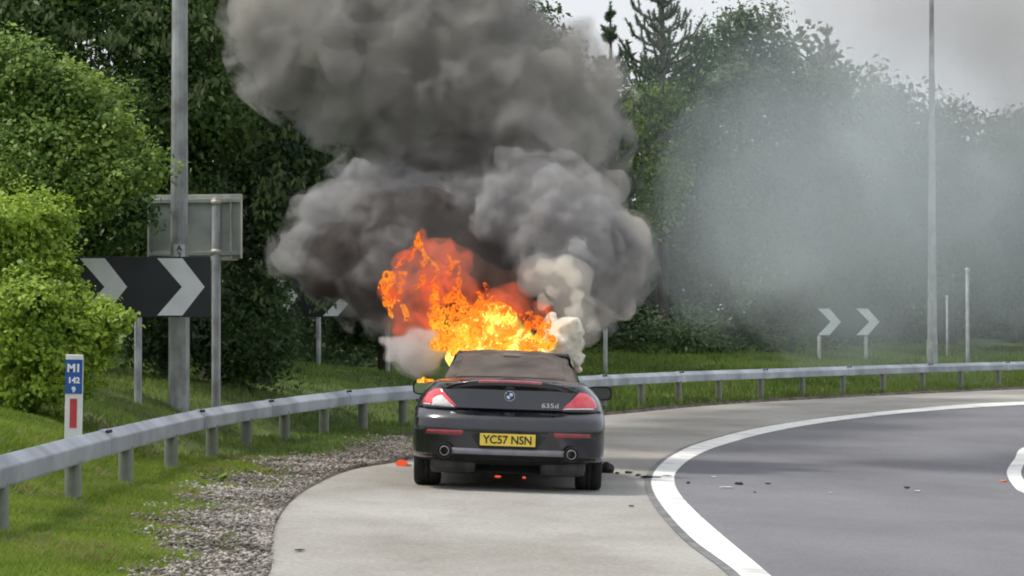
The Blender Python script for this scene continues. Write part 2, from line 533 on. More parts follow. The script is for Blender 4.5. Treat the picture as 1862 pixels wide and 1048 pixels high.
# ------------------------------------------------------------------ trees
LM_lime = leaf_mat('lime_leaves', (0.10, 0.21, 0.02), (0.46, 0.60, 0.08), 0.42, 1.6)
LM_mid = leaf_mat('mid_green_leaves', (0.05, 0.13, 0.02), (0.33, 0.46, 0.09), 0.4, 1.2)
LM_dark = leaf_mat('dark_leaves', (0.028, 0.068, 0.016), (0.115, 0.20, 0.04), 0.35, 0.6)
LM_dark2 = leaf_mat('dark_bluish_leaves', (0.024, 0.056, 0.022), (0.09, 0.155, 0.05), 0.35, 0.5)
LM_far = leaf_mat('far_leaves', (0.035, 0.08, 0.035), (0.12, 0.19, 0.07), 0.3, 0.35)
LM_farl = leaf_mat('far_pale_leaves', (0.10, 0.19, 0.04), (0.34, 0.46, 0.11), 0.35, 0.35)
LM_pine = leaf_mat('haze_paled_needles', (0.07, 0.12, 0.075), (0.16, 0.23, 0.14), 0.3, 0.5)  # smoke haze over the far pines is put into this lighter colour

tree('shrub', 'yellow-green leafy shrub behind the barrier at the left edge, below the taller green tree', 'shrub',
     (-5.4, 31.5), [L(10, 440, 31, 98), L(85, 400, 31.3, 56), L(50, 570, 30.6, 112), L(135, 560, 31, 50), L(110, 480, 31, 34), L(110, 650, 30.6, 88),
                    L(180, 585, 30.7, 48), L(222, 582, 30.5, 24), L(20, 700, 30.8, 85), L(165, 640, 30.9, 40), L(-90, 560, 31.5, 130), L(-80, 420, 31.5, 110)],
     LM_lime, 0.064, r0=0.06, dens=2.3, sig=0.07, per=30, aspect=0.62, front=0.75, inner=0.3)
tree('broadleaf_tree', 'fresh green rounded broadleaf tree at upper left, left of the near lamp post', 'tree',
     (-6.8, 35.8), [L(20, 150, 35, 95), L(110, 190, 35, 88), L(190, 250, 35, 74), L(262, 305, 35, 46), L(60, 300, 34.6, 105), L(160, 345, 34.7, 70),
                    L(10, 420, 35, 90), L(225, 330, 34.6, 48), L(-90, 200, 35.4, 130), L(215, 165, 35.6, 20), L(-70, 400, 35.5, 130)],
     LM_mid, 0.074, r0=0.13, dens=3.8, sig=0.11, per=28, aspect=0.6, front=0.75, inner=0.3)

# dark wood behind the signs, tree by tree
dark = [
    ('dark drooping branches hanging just left of the near lamp post, over the grey sign', [(195, 405, 36.9, 58), (245, 375, 36.9, 38), (155, 430, 36.9, 52), (120, 380, 37, 60)], (-6.3, 37.6), LM_dark),
    ('tall dark broadleaf tree rising out of the top left corner behind the green tree', [(40, 60, 41, 150), (-60, 240, 41, 170), (110, -80, 41.5, 170), (60, 420, 41, 120)], (-7.3, 42.0), LM_dark),
    ('dark tree with drooping sprays of leaves directly behind the near lamp post', [(300, 60, 41, 130), (240, 210, 40.5, 105), (370, 210, 41, 105), (330, 360, 41, 105), (240, 480, 41, 105), (330, -100, 41.5, 140)], (-4.9, 42.2), LM_dark),
    ('dark tree behind the back of the grey sign, its right side fading into the smoke', [(470, 130, 43, 125), (450, 280, 42.5, 110), (540, 260, 43.5, 85), (470, 420, 42.5, 92), (465, 560, 42.5, 68), (480, 640, 42.6, 46), (560, 0, 44, 130), (430, 640, 42.4, 62)], (-3.7, 43.8), LM_dark2),
    ('low dark bushy tree at the foot of the wood left of the car', [(360, 560, 42, 84), (420, 610, 42, 74), (560, 370, 44, 80), (300, 610, 41.5, 66), (490, 520, 44, 36), (490, 600, 43, 44)], (-4.4, 43), LM_dark2),
    ('dark tree standing right behind the fire, mostly hidden by smoke', [(700, 120, 59, 150), (640, 300, 59, 120), (760, 330, 59, 120), (700, 480, 60, 100), (640, 560, 61, 70), (740, 590, 61, 55)], (-2.6, 61), LM_dark2),
    ('dark tree whose twigs show above the smoke at the top centre', [(900, 120, 72, 150), (960, 280, 72, 130), (860, 400, 72, 130), (940, 90, 72, 82), (1010, 480, 73, 110), (900, 560, 73, 80)], (-0.2, 75), LM_dark2),
]
for i, (lb, lob, base, lm) in enumerate(dark):
    Y = lob[0][2]
    tree('dark_tree', lb, 'tree', base, [L(*q) for q in lob], lm, 0.092 * (Y / 42) ** 0.75, r0=0.13, dens=6.0, sig=0.17 * (Y / 42) ** 0.7, per=26,
         front=0.8, inner=0.3, droop=0.35, group='dark trees behind the barrier on the left')

def hanging_sprays(parent, spots, m, leaf=0.16):
    """long leaves drooping in little fans at twig ends"""
    C, N, S, T = [], [], [], []
    V = []; Fc = []
    for (p, k) in spots:
        for j in range(k):
            a = random.uniform(-1.1, 1.1); l = leaf * random.uniform(0.7, 1.2)
            d = Vector((math.sin(a) * 0.8, random.uniform(-0.5, 0.2), -math.cos(a))).normalized()
            b = Vector(p) + Vector((random.gauss(0, 0.09), random.gauss(0, 0.06), random.gauss(0, 0.05)))
            sd = d.cross(Vector((random.uniform(-.4, .4), -1, random.uniform(-.2, .5)))).normalized() * l * 0.19
            n = sd.cross(d).normalized() * l * 0.05
            k0 = len(V)
            V += [b, b + d * l * 0.45 + sd + n, b + d * l, b + d * l * 0.45 - sd + n]
            Fc.append((k0, k0 + 1, k0 + 2, k0 + 3))
    o = np_mesh('hanging_leaves', np.array([tuple(v) for v in V]), np.array(Fc), m, None)
    o.parent = parent; o.matrix_parent_inverse = Matrix.Translation(-Vector(parent.location)); o['kind'] = 'stuff'
    return o
LM_spray = leaf_mat('drooping_leaves', (0.045, 0.08, 0.02), (0.15, 0.20, 0.07), 0.35, 1.2)
spots = []
for (x, y) in [(85, 20), (125, 45), (60, 5), (150, 62), (195, 68), (225, 72), (245, 10), (265, 28), (285, 18), (300, 75), (355, 20), (370, 160), (350, 168), (380, 140), (385, 60), (140, 55), (205, 60), (295, 70), (15, 12), (255, 90)]:
    spots.append((at(x, y, 39.6), 13))
for _ in range(110):
    x = random.uniform(340, 640); y = random.uniform(60, 560)
    if x > 440 and y < 190: continue
    spots.append((at(x, y, 41.0 + max(0, (x - 480)) * 0.012), 7))
hanging_sprays(bpy.data.objects['dark_tree.002'], spots, LM_spray, 0.125)

# the far wood on the right, veiled by drifting smoke
far = [
    ('pale green young tree at the right edge of the smoke column', [(1175, 210, 84, 52), (1185, 280, 84, 50), (1168, 340, 84, 42), (1205, 180, 84, 42), (1215, 330, 84, 45), (1190, 400, 84, 40)], (3.9, 86), LM_farl, 0.14),
    ('broad dark-green tree between the pine and the rounded treetop, hazed by smoke', [(1260, 250, 88, 85), (1240, 380, 88, 90), (1310, 330, 88, 90), (1290, 480, 88, 80), (1210, 500, 88, 70), (1150, 520, 88, 70), (1130, 600, 87, 48), (1330, 170, 88, 60)], (5.4, 91), LM_far, 0.17),
    ('rounded green treetop standing highest right of the pine', [(1372, 40, 90, 46), (1345, 70, 90, 62), (1420, 100, 90, 40), (1330, 140, 90, 58), (1400, 180, 90, 75), (1400, 300, 90, 90), (1380, 420, 90, 90)], (7.6, 93), LM_far, 0.16),
    ('hazy dark tree behind the far arrow board', [(1480, 190, 92, 70), (1530, 260, 92, 90), (1480, 380, 92, 100), (1560, 430, 92, 95), (1470, 520, 92, 80), (1400, 560, 92, 60)], (9.6, 95), LM_far, 0.17),
    ('hazy tree with a ragged top left of the far lamp post', [(1600, 190, 94, 60), (1630, 250, 94, 75), (1620, 370, 94, 95), (1660, 480, 94, 85), (1580, 540, 94, 65)], (12.3, 97), LM_far, 0.17),
    ('hazy tree with twiggy top right of the far lamp post', [(1730, 225, 96, 50), (1700, 300, 96, 70), (1760, 350, 96, 80), (1720, 450, 96, 90), (1750, 540, 96, 50)], (14.6, 99), LM_dark2, 0.17),
    ('dark tree at the right edge of the picture', [(1840, 250, 98, 62), (1810, 350, 98, 80), (1870, 420, 98, 85), (1820, 500, 98, 60), (1900, 300, 98, 90), (1800, 560, 98, 30)], (17.1, 101), LM_dark2, 0.17),
    ('dark low bushes at the foot of the far wood', [(1130, 560, 86, 60), (1200, 590, 86, 52), (1270, 590, 87, 52), (1340, 600, 88, 42), (1090, 610, 85, 42), (1110, 612, 79, 46), (1170, 612, 79, 50), (1235, 612, 80, 52), (1300, 618, 81, 46), (1365, 612, 84, 34), (1430, 622, 84, 38), (1490, 622, 88, 34), (1560, 620, 92, 36), (1640, 600, 95, 40)], (4.6, 87), LM_dark2, 0.13),
    ('far tree outside the right edge of the picture', [(2000, 250, 102, 120), (2060, 430, 102, 120), (1950, 520, 102, 80)], (20.5, 104), LM_far, 0.19),
]
for (lb, lob, base, lm, lf) in far:
    tree('far_tree', lb, 'tree', base, [L(*q) for q in lob], lm, lf, r0=0.12, dens=2.6, sig=0.26, per=28, front=0.8, inner=0.3,
         group='trees of the far wood on the right')

# dense wood behind the trees one can tell apart
def wood(name, label, path, top, leaf, n, m, thick=2.2):
    P = np.array(path, float); d = np.r_[0, np.cumsum(np.hypot(*np.diff(P, axis=0).T))]
    ncl = n // 24
    s = RNG.uniform(0, d[-1], ncl)
    x = np.interp(s, d, P[:, 0]); y = np.interp(s, d, P[:, 1]) + RNG.uniform(-thick, thick, ncl) * 0.5
    px = x / y * F + CX
    tz = EYE + (HZ - np.interp(px, [q[0] for q in top], [q[1] for q in top])) * y / F
    tz = tz + 0.7 * np.array([mnoise.noise(Vector((a * 0.55, b * 0.3, 4))) for a, b in zip(x, y)]) + 0.4 * np.array([mnoise.noise(Vector((a * 1.6, b, 9))) for a, b in zip(x, y)])
    g = zground(x, y)
    z = g + (tz - g) * RNG.random(ncl) ** 1.15
    C_ = np.repeat(np.c_[x, y, z], 24, 0) + RNG.normal(size=(ncl * 24, 3)) * leaf * 1.3
    N_ = rand_dirs(len(C_)) + np.array([0, -0.5, 0.5]); N_ /= np.linalg.norm(N_, axis=1)[:, None]
    V, Fc = leaves_arrays(C_, N_, leaf * RNG.uniform(0.6, 1.2, len(C_)), 0.6)
    return tag(np_mesh(name, V, Fc, m), label, 'woodland', kind='stuff')
wood('woodland', 'dark wood closing the view behind the left trees and the smoke', [(-20, 40), (-11, 45), (-5.6, 49), (-3.9, 62), (-0.6, 80), (2.2, 92)],
     [(-2000, -200), (800, -200), (880, 60), (930, 90), (1060, 130), (1150, 210), (1300, 230)], 0.18, 130000, LM_dark2)
wood('woodland', 'hazy green wood closing the view behind the far trees on the right', [(1.5, 96), (8, 99), (14, 103), (22, 108), (40, 120)],
     [(900, 150), (1100, 190), (1180, 140), (1260, 95), (1340, 65), (1440, 80), (1530, 125), (1650, 180), (1760, 250), (1862, 240), (2400, 200)], 0.34, 75000, LM_far)

def pine(label, base, top, spread, whorls, m):
    bz = zg(base[0], base[1])
    t = empty('pine_tree', (base[0], base[1], bz), label=label, cat='pine tree')
    H = top - bz
    tr_ = tube('trunk', [(0, 0, -0.1), (0.05, 0, H * 0.5), (0, 0, H)], [0.2, 0.12, 0.02], M_bark, t, 8)
    V, Fc = [], []
    BV, BQ = [], []
    def brush(pts, k, ln):
        for _ in range(k):
            i = random.randrange(len(pts) - 1); f = random.random()
            p = pts[i].lerp(pts[i + 1], f); ax = (pts[i + 1] - pts[i]).normalized()
            d = (ax * 0.75 + Vector((random.gauss(0, .5), random.gauss(0, .5), random.gauss(0, .5)))).normalized()
            s = d.cross(Vector((random.random(), -1, random.random()))).normalized() * 0.014
            k0 = len(V); V.extend([p - s, p + s, p + d * ln]); Fc.append((k0, k0 + 1, k0 + 2))
    for wl in range(whorls):
        h = H * (1 - 0.62 * (wl / whorls) ** 1.0) - 0.1 + random.uniform(-0.1, 0.1)
        ln = spread * (0.12 + 0.88 * (wl / whorls))
        nb = 5
        for b in range(nb):
            h += random.uniform(-0.09, 0.09)
            a = 2 * math.pi * (b + 0.5 * (wl % 2)) / nb + random.uniform(-.5, .5)
            o = Vector((math.cos(a), math.sin(a), 0)); l = ln * random.uniform(0.5, 1.25)
            pts = [Vector((0, 0, h)), Vector((0, 0, h)) + o * l * 0.4 + Vector((0, 0, l * 0.10)), Vector((0, 0, h)) + o * l * 0.75 + Vector((0, 0, l * 0.32)),
                   Vector((0, 0, h)) + o * l * 1.0 + Vector((0, 0, l * 0.75))]
            v2, q2 = tube_arrays(pts, [0.035, 0.028, 0.02, 0.01], 5)
            k0 = len(BV); BV.extend(v2); BQ.extend([tuple(i + k0 for i in q) for q in q2])
            brush(pts, int(170 * (0.4 + l)), 0.12)
            for sd in (-1, 1):
                q = pts[1].lerp(pts[2], random.random()); side = o.cross(Vector((0, 0, 1))) * sd
                tp = [q, q + side * l * 0.22 + o * l * .1 + Vector((0, 0, l * 0.12)), q + side * l * 0.3 + o * l * .15 + Vector((0, 0, l * 0.42))]
                v2, q2 = tube_arrays(tp, [0.02, 0.015, 0.008], 4)
                k0 = len(BV); BV.extend(v2); BQ.extend([tuple(i + k0 for i in q_) for q_ in q2])
                brush(tp, int(80 * (0.3 + l)), 0.11)
    brush([Vector((0, 0, H - 0.8)), Vector((0, 0, H + 0.25))], 160, 0.12)
    mesh_obj('branches', BV, BQ, M_bark, t, smooth=True)['kind'] = 'stuff'
    np_mesh('needles', np.array([tuple(v) for v in V]), np.array(Fc), m, t)['kind'] = 'stuff'
    return t
pine('tall pine with upswept branches against the pale sky right of the smoke', (4.25, 84.5), 13.6, 1.8, 20, LM_pine)
pine('small pine tip just right of the smoke plume, left of the tall pine', (2.75, 83.0), 10.4, 1.1, 14, LM_pine)
pine('hazy pine with candle-like top above the far wood', (10.0, 94.0), 10.9, 1.7, 16, LM_pine)
pine('faint slim pine top left of the candle-like one', (8.9, 93.0), 10.0, 1.1, 12, LM_pine)

# bare twigs over the far wood
tw = empty('bare_sapling', (14.0, 96.0, zg(14.0, 96.0)), label='bare arching sapling twigs above the hazy trees right of the far lamp post', cat='sapling')
TV, TQ = [], []
hz0 = zg(14.0, 96.0)
for _ in range(16):
    x0 = random.uniform(-0.9, 1.3); tp = random.uniform(7.2, 9.0) - hz0; dx = random.uniform(-0.4, 1.6)
    v2, q2 = tube_arrays([(x0 * .3, 0, 0), (x0, 0, tp * 0.7), (x0 + dx * 0.35, 0.1, tp), (x0 + dx, 0.1, tp - abs(dx) * 0.35)], [0.05, 0.03, 0.02, 0.008], 5)
    k0 = len(TV); TV += v2; TQ += [tuple(i + k0 for i in q) for q in q2]
mesh_obj('twigs', TV, TQ, M_bark, tw)['kind'] = 'stuff'

# ------------------------------------------------------------------ grass and gravel
def blades(name, n, xr, yr, h, wdt, m, keepf, lean=0.35):
    x = RNG.uniform(xr[0], xr[1], n); y = yr[0] + (yr[1] - yr[0]) * RNG.random(n)
    k = keepf(x, y); x = x[k]; y = y[k]
    z = zground(x, y)
    n = len(x)
    lumpn = np.sin(x * 1.9 + 1) * np.sin(y * 1.1) + 0.7 * np.sin(x * 4.7 + y * 2.3) * np.sin(y * 3.9 - x)
    hh = h * RNG.uniform(0.45, 1.35, n) * (0.95 + 0.3 * lumpn)
    hh = np.maximum(hh, h * 0.4)
    a = RNG.uniform(0, math.pi, n); s = np.c_[np.cos(a), np.sin(a), np.zeros(n)] * (wdt * RNG.uniform(0.6, 1.3, n))[:, None]
    le = rand_dirs(n) * lean; le[:, 2] = 0
    B = np.c_[x, y, z - 0.01]
    tip = B + np.c_[np.zeros(n), np.zeros(n), hh] + le * hh[:, None] * 1.3
    mid = B + np.c_[np.zeros(n), np.zeros(n), hh * 0.55] + le * hh[:, None] * 0.35
    V = np.empty((n, 4, 3)); V[:, 0] = B - s; V[:, 1] = B + s; V[:, 2] = mid + s * 0.8; V[:, 3] = tip
    i = np.arange(n)[:, None] * 4
    return np_mesh(name, V.reshape(-1, 3), np.concatenate([i, i + 1, i + 2, i + 3], axis=1), m)

def edge_x(y): return np.interp(y, TE[:, 1], TE[:, 0])
GOx = lambda y: np.interp(y, GO[:, 1], GO[:, 0])
def ragged(x, y): return 0.10 + 0.26 * np.sin(y * 3.1) * np.sin(x * 5 + y) + 0.16 * np.sin(y * 7.7 + x * 3)
def on_verge(x, y):
    near_edge = x < GOx(y) + ragged(x, y) * 1.0
    p = RNG.random(len(x))
    thin = (x < edge_x(y) - 0.25) & (p < 0.05)
    seen = (x > -0.185 * y - 0.6)
    return (near_edge | thin) & seen
g1 = blades('grass', 330000, (-6.5, -1.5), (15.6, 31), 0.055, 0.0034, M_blade, on_verge, lean=0.55)
tag(g1, 'short green grass of the verge around the barrier posts', 'grass', kind='stuff')
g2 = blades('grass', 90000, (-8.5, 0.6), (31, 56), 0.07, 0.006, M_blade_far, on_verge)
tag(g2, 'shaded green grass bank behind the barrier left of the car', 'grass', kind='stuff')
def far_verge(x, y):
    d = rail_dist(x, y); return (d > -0.35) & (x < 0.19 * y) & (d < 16)
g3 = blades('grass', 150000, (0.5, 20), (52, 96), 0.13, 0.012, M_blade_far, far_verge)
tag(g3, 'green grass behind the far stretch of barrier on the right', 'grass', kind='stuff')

# tufts of longer and drier grass near the gravel
M_straw = leaf_mat('dry_straw', (0.22, 0.20, 0.08), (0.42, 0.36, 0.17), 0.3, 1.5)
def tufted(x, y):
    q = np.sin(x * 2.7 + 3) * np.sin(y * 1.9 + x) + 0.4 * np.sin(y * 5.3) + 0.5 * np.sin(x * 9.1 + y * 3.3) * np.sin(y * 8.7 - x * 4)
    return (RNG.random(len(x)) < np.clip((q - 0.25) * 0.9, 0.02, 0.8)) & (x < GOx(y) + 0.15) & (x > GOx(y) - 1.9) & (x > -0.185 * y - 0.4)
g4 = blades('dry_grass', 80000, (-6, -2), (15.6, 34), 0.065, 0.0032, M_straw, tufted, lean=0.8)
tag(g4, 'patches of straw coloured dry grass between the barrier and the gravel', 'grass', kind='stuff')

# gravel stones
def ico():
    bm = bmesh.new(); bmesh.ops.create_icosphere(bm, subdivisions=1, radius=1.0)
    v = np.array([p.co[:] for p in bm.verts]); f = np.array([[q.index for q in p.verts] for p in bm.faces]); bm.free(); return v, f
IV, IF = ico()
def stones(name, n, yr, smin, smax, m):
    y = yr[0] + (yr[1] - yr[0]) * RNG.random(n) ** 1.15
    f = RNG.random(n)
    e = edge_x(y); g = GOx(y)
    x = e + (g - e) * (f * 1.12 + 0.12 * np.sin(y * 4.3) * f + 0.07 * np.sin(y * 11.0) * f)
    dens = np.where(f > 0.72, 0.4, 1.0) * np.where(np.sin(x * 2.3) * np.sin(y * 1.1) + 0.5 * np.sin(x * 9 + y * 2) * np.sin(y * 6) > 0.3, 0.3, 1)
    dens = dens * np.where(y > 33, 0.45, 1) * np.where(np.sin(x * 1.3 + 2) * np.sin(y * 0.8 + 1) > 0.3, 0.35, 1)
    k = RNG.random(n) < dens; x = x[k]; y = y[k]; n = len(x)
    s = smin + (smax - smin) * RNG.random(n) ** 2.6
    z = np.maximum(zground(x, y), zroad(x, y)) + 0.02 + s * 0.2 + RNG.random(n) * 0.02
    jit = 1 + 0.28 * RNG.normal(size=(n, len(IV), 1)).clip(-1.2, 1.2) * 0.6
    sc3 = s[:, None, None] * np.stack([RNG.uniform(0.8, 1.5, n), RNG.uniform(0.6, 1.1, n), RNG.uniform(0.4, 0.75, n)], 1)[:, None, :]
    V = IV[None] * jit * sc3
    a = RNG.uniform(0, 6.28, n); ca, sa = np.cos(a)[:, None], np.sin(a)[:, None]
    tl = RNG.normal(0, 0.35, n)[:, None]
    X = V[..., 0] * ca - V[..., 1] * sa; Y_ = V[..., 0] * sa + V[..., 1] * ca; Z = V[..., 2] + X * tl
    V = np.stack([X + x[:, None], Y_ + y[:, None], Z + z[:, None]], -1)
    Fc = (IF[None] + (np.arange(n) * len(IV))[:, None, None]).reshape(-1, 3)
    return np_mesh(name, V.reshape(-1, 3), Fc, m)
st = stones('gravel', 36000, (15.6, 41), 0.006, 0.024, M_stone)
tag(st, 'loose pale gravel strip between the grass and the hard shoulder', 'gravel', kind='stuff')

# ------------------------------------------------------------------ crash barrier
M_galv = surf('galvanised_steel', (0.26, 0.285, 0.32), (0.50, 0.54, 0.60), rough=0.45, metal=0.35, scale=1.3, detail=12, bump=0.12, bscale=18)
M_galv_post = surf('weathered_post_steel', (0.15, 0.165, 0.135), (0.29, 0.31, 0.26), rough=0.8, metal=0.1, scale=4, detail=8, bump=0.3, bscale=25, stretch=(1, 1, 0.4))
M_bolt = surf('dark_bolt', (0.05, 0.05, 0.05), rough=0.6, metal=0.5)
RAIL_TOP = 0.68
barrier = empty('crash_barrier', (-3.47, 20, 0.1), label='galvanised box beam crash barrier curving round behind the burning car', cat='barrier')
bi = Matrix.Translation(-Vector(barrier.location))
def rail_pt(s):
    return (float(np.interp(s, RS, RL[:, 0])), float(np.interp(s, RS, RL[:, 1])))
def rail_tan(s):
    a = rail_pt(s - 0.3); b = rail_pt(s + 0.3); v = Vector((b[0] - a[0], b[1] - a[1], 0)); return v.normalized()
def s_at_y(y): return float(np.interp(y, RL[:, 1], RS))
PROF = [(-0.05, -0.205), (-0.055, -0.19), (-0.055, -0.02), (-0.042, 0.0), (-0.03, 0.0), (0.052, -0.066), (0.058, -0.078), (0.055, -0.19), (0.05, -0.205), (0.03, -0.2), (0.03, -0.175), (-0.03, -0.175), (-0.03, -0.2)]
def beam(s0, s1, dz0=0, dz1=0, grow=0.0):
    n = max(2, int((s1 - s0) / 0.6)); V = []; Q = []; c = len(PROF)
    for i in range(n + 1):
        t = i / n; s = s0 + (s1 - s0) * t; p = rail_pt(s); T = rail_tan(s); N = Vector((T.y, -T.x, 0))
        for (a, b) in PROF:
            V.append(Vector((p[0], p[1], RAIL_TOP + dz0 * (1 - t) + dz1 * t + b + (grow if b > -0.1 else -grow))) + N * (a + math.copysign(grow, a)))
    for i in range(n):
        for k in range(c): Q.append((i * c + k, i * c + (k + 1) % c, (i + 1) * c + (k + 1) % c, (i + 1) * c + k))
    Q.append(tuple(range(c))[::-1]); Q.append(tuple(range(n * c, n * c + c)))
    return V, Q
y_posts = [9.3, 11.9, 14.6, 17.3, 20.1, 23.5, 26.4, 29.3, 32.2, 34.7, 37.2, 39.5, 41.9, 44.0, 46.1, 48.3, 50.4, 52.5, 54.6]
s_posts = [s_at_y(y) for y in y_posts]
s_ = s_posts[-1]
while s_ < RS[-1] - 30:
    s_ += 2.35; s_posts.append(s_)
joints = [s_at_y(y) - 0.25 for y in (8.8, 14.0, 25.6, 31.7, 36.6, 41.3, 46.0, 50.5, 54.9)]
while joints[-1] < s_posts[-1]: joints.append(joints[-1] + 4.8)
prev_dz = 0.0
for i in range(len(joints) - 1):
    dz = random.uniform(-0.012, 0.012)
    V, Q = beam(joints[i] + 0.004, joints[i + 1] - 0.004, prev_dz, dz)
    o = mesh_obj('beam', V, Q, M_galv, barrier); o.matrix_parent_inverse = bi
    V, Q = beam(joints[i + 1] - 0.16, joints[i + 1] + 0.16, dz, dz, grow=0.006)
    o = mesh_obj('joint_sleeve', V, Q, M_galv, barrier); o.matrix_parent_inverse = bi
    bm = bmesh.new()
    for dd in (-0.1, -0.05, 0.05, 0.1):
        p = rail_pt(joints[i + 1] + dd); box_bm(bm, (p[0] + 0.01, p[1], RAIL_TOP + dz - 0.012), (0.026, 0.026, 0.026), 0.003)
    o = bm_obj('bolts', bm, M_bolt, barrier); o.matrix_parent_inverse = bi; o['kind'] = 'stuff'
    prev_dz = dz
# C-section posts, each with its own ground
def c_post_mesh(h):
    prof = [(0.067 * math.cos(a), 0.067 * math.sin(a)) for a in np.linspace(R(110), R(430), 15)] + [(0.058 * math.cos(a), 0.058 * math.sin(a)) for a in np.linspace(R(430), R(110), 11)]
    c = len(prof); V = [(x, y, 0) for x, y in prof] + [(x, y, h) for x, y in prof]
    Q = [(k, (k + 1) % c, c + (k + 1) % c, c + k) for k in range(c)] + [tuple(range(c, 2 * c))]
    return V, Q
V, Q = c_post_mesh(0.78)
pm = None
for s in s_posts:
    p = rail_pt(s); T = rail_tan(s); z = zg(p[0], p[1])
    if pm is None:
        o = mesh_obj('post', V, Q, M_galv_post, barrier); pm = o.data
    else:
        o = link(bpy.data.objects.new('post', pm), barrier)
    o.matrix_parent_inverse = bi
    o.location = (p[0], p[1], z - 0.15 if z > -1 else z)
    o.scale = (1, 1, (RAIL_TOP - 0.178 - z + 0.15) / 0.78)
    o.rotation_euler = (0, 0, math.atan2(T.y, T.x) - math.pi / 2 + random.uniform(-.06, .06))

# marker post fixed behind the barrier
M_white = surf('white_plastic', (0.62, 0.62, 0.58), (0.76, 0.76, 0.74), rough=0.5, scale=5, detail=7)
M_blue = surf('blue_sheeting', (0.012, 0.07, 0.30), (0.02, 0.10, 0.38), rough=0.4, scale=6)
M_redr = surf('red_reflector', (0.42, 0.03, 0.04), (0.55, 0.05, 0.06), rough=0.4, scale=8)
M_wt = surf('white_lettering', (0.80, 0.82, 0.84), rough=0.5)
p = at(132, 800, 24.3)
mk = empty('marker_post', (p.x, p.y, zg(p.x, p.y)), rot=(0, R(0.9), 0), label='white motorway marker post with blue number panel and red strip behind the near barrier', cat='marker post')
z0 = mk.location.z
def mz(py): return EYE + (HZ - py) * 24.3 / F - z0
bm = bmesh.new(); box_bm(bm, (0, 0, mz(722)), (0.142, 0.04, mz(645) - mz(799)), 0.008)
bm_obj('post_body', bm, M_white, mk)
box('stem', (0, 0.006, mz(799) / 2 - 0.05), (0.11, 0.03, mz(799) + 0.1), M_galv_post, mk)
box('blue_panel', (0, -0.0235, (mz(654) + mz(716)) / 2), (0.138, 0.007, mz(654) - mz(716)), M_blue, mk)
box('red_strip', (0.0, -0.0225, (mz(725) + mz(778)) / 2), (0.058, 0.005, mz(725) - mz(778)), M_redr, mk)
text_obj('route_number', 'M1', 0.088, M_wt, mk, (0.0, -0.0285, mz(670)), bold=0.004)
text_obj('distance_number', '142', 0.066, M_wt, mk, (0.0, -0.0285, mz(692)), bold=0.003)
text_obj('decimal_number', '9', 0.062, M_wt, mk, (0.0, -0.0285, mz(709)), bold=0.003)

# ------------------------------------------------------------------ arrow boards
M_black_sheet = surf('black_sheeting', (0.012, 0.016, 0.020), (0.022, 0.026, 0.032), rough=0.45, scale=2)
M_white_sheet = surf('white_sheeting', (0.72, 0.75, 0.78), (0.84, 0.87, 0.90), rough=0.5, scale=3, detail=8)
M_alu = surf('sign_back_aluminium', (0.30, 0.33, 0.31), (0.50, 0.53, 0.50), rough=0.5, metal=0.3, scale=2.2, detail=9, bump=0.1, bscale=15)
M_pole = surf('galvanised_pole', (0.25, 0.26, 0.26), (0.46, 0.48, 0.49), rough=0.55, metal=0.25, scale=7, detail=8, bump=0.15, bscale=20, stretch=(1, 1, 0.5))
def arrow_board(label, origin, W, H, chev_x, post_x, post_r, yaw=0.0, chev=(0.42, 0.30)):
    """board lower-left corner at origin; arrows pointing right"""
    o = Vector(origin); gz = zg(o.x, o.y)
    t = empty('arrow_board', (o.x, o.y, gz), rot=(0, 0, yaw), label=label, cat='road sign', group='black and white arrow boards round the bend')
    hb = o.z - gz
    bm = bmesh.new(); box_bm(bm, (W / 2, 0, hb + H / 2), (W, 0.02, H), 0.004)
    bm_obj('board', bm, M_black_sheet, t)
    wv, cw = chev
    for cx_ in chev_x:
        a = cx_; P = [(a, hb + 0.02), (a + wv, hb + H / 2), (a, hb + H - 0.02), (a - 0.0 + cw, hb + H - 0.02), (a + wv + cw - 0.03, hb + H / 2), (a + cw, hb + 0.02)]
        n = len(P)
        if a < 0.01: P = [(max(x, 0.004), z) for x, z in P]
        V = [(x, -0.0105, z) for x, z in P] + [(x, -0.0135, z) for x, z in P]
        fs = [(6, 7, 10, 11), (7, 8, 9, 10)] + [(k, k + 6, (k + 1) % 6 + 6, (k + 1) % 6) for k in range(6)]
        fs[0:2] = [(6, 11, 10, 7), (7, 10, 9, 8)]
        mesh_obj('chevron', V, fs, M_white_sheet, t)
    for px_ in post_x:
        lathe('post', [(post_r, -0.3), (post_r, hb + H - 0.05), (0.0, hb + H - 0.05)], M_pole, t, 12, loc=(px_, 0.012 + post_r, 0))
    for zz in (0.2, 0.8):
        box('rail', (W / 2, 0.017, hb + H * zz), (W * 0.96, 0.012, 0.04), M_alu, t)
    return t
def y_of(scale): return F / scale
o = at(112, 577, 36.0)
arrow_board('nearest arrow board, in front of the lamp post, left end behind the shrub', o, 271 * 36 / F, 110 * 36 / F, [(145 - 112) * 36 / F, (286 - 112) * 36 / F], [(250 - 112) * 36 / F], 0.047, chev=(0.30, 0.305))
o = at(484, 577, 54.0)
arrow_board('second arrow board left of the flames, half swallowed by smoke', o, 290 * 54 / F, 74 * 54 / F, [0.02, (587 - 484) * 54 / F, (690 - 484) * 54 / F], [(579 - 484) * 54 / F, (705 - 484) * 54 / F], 0.042, chev=(0.34, 0.27))
o = at(985, 597, 67.0)
arrow_board('third arrow board hidden behind the smoke, only its right post showing', o, 122 * 67 / F, 58 * 67 / F, [0.1, 0.95], [116 * 67 / F, 20 * 67 / F], 0.048)
o = at(1482, 611, 82.0)
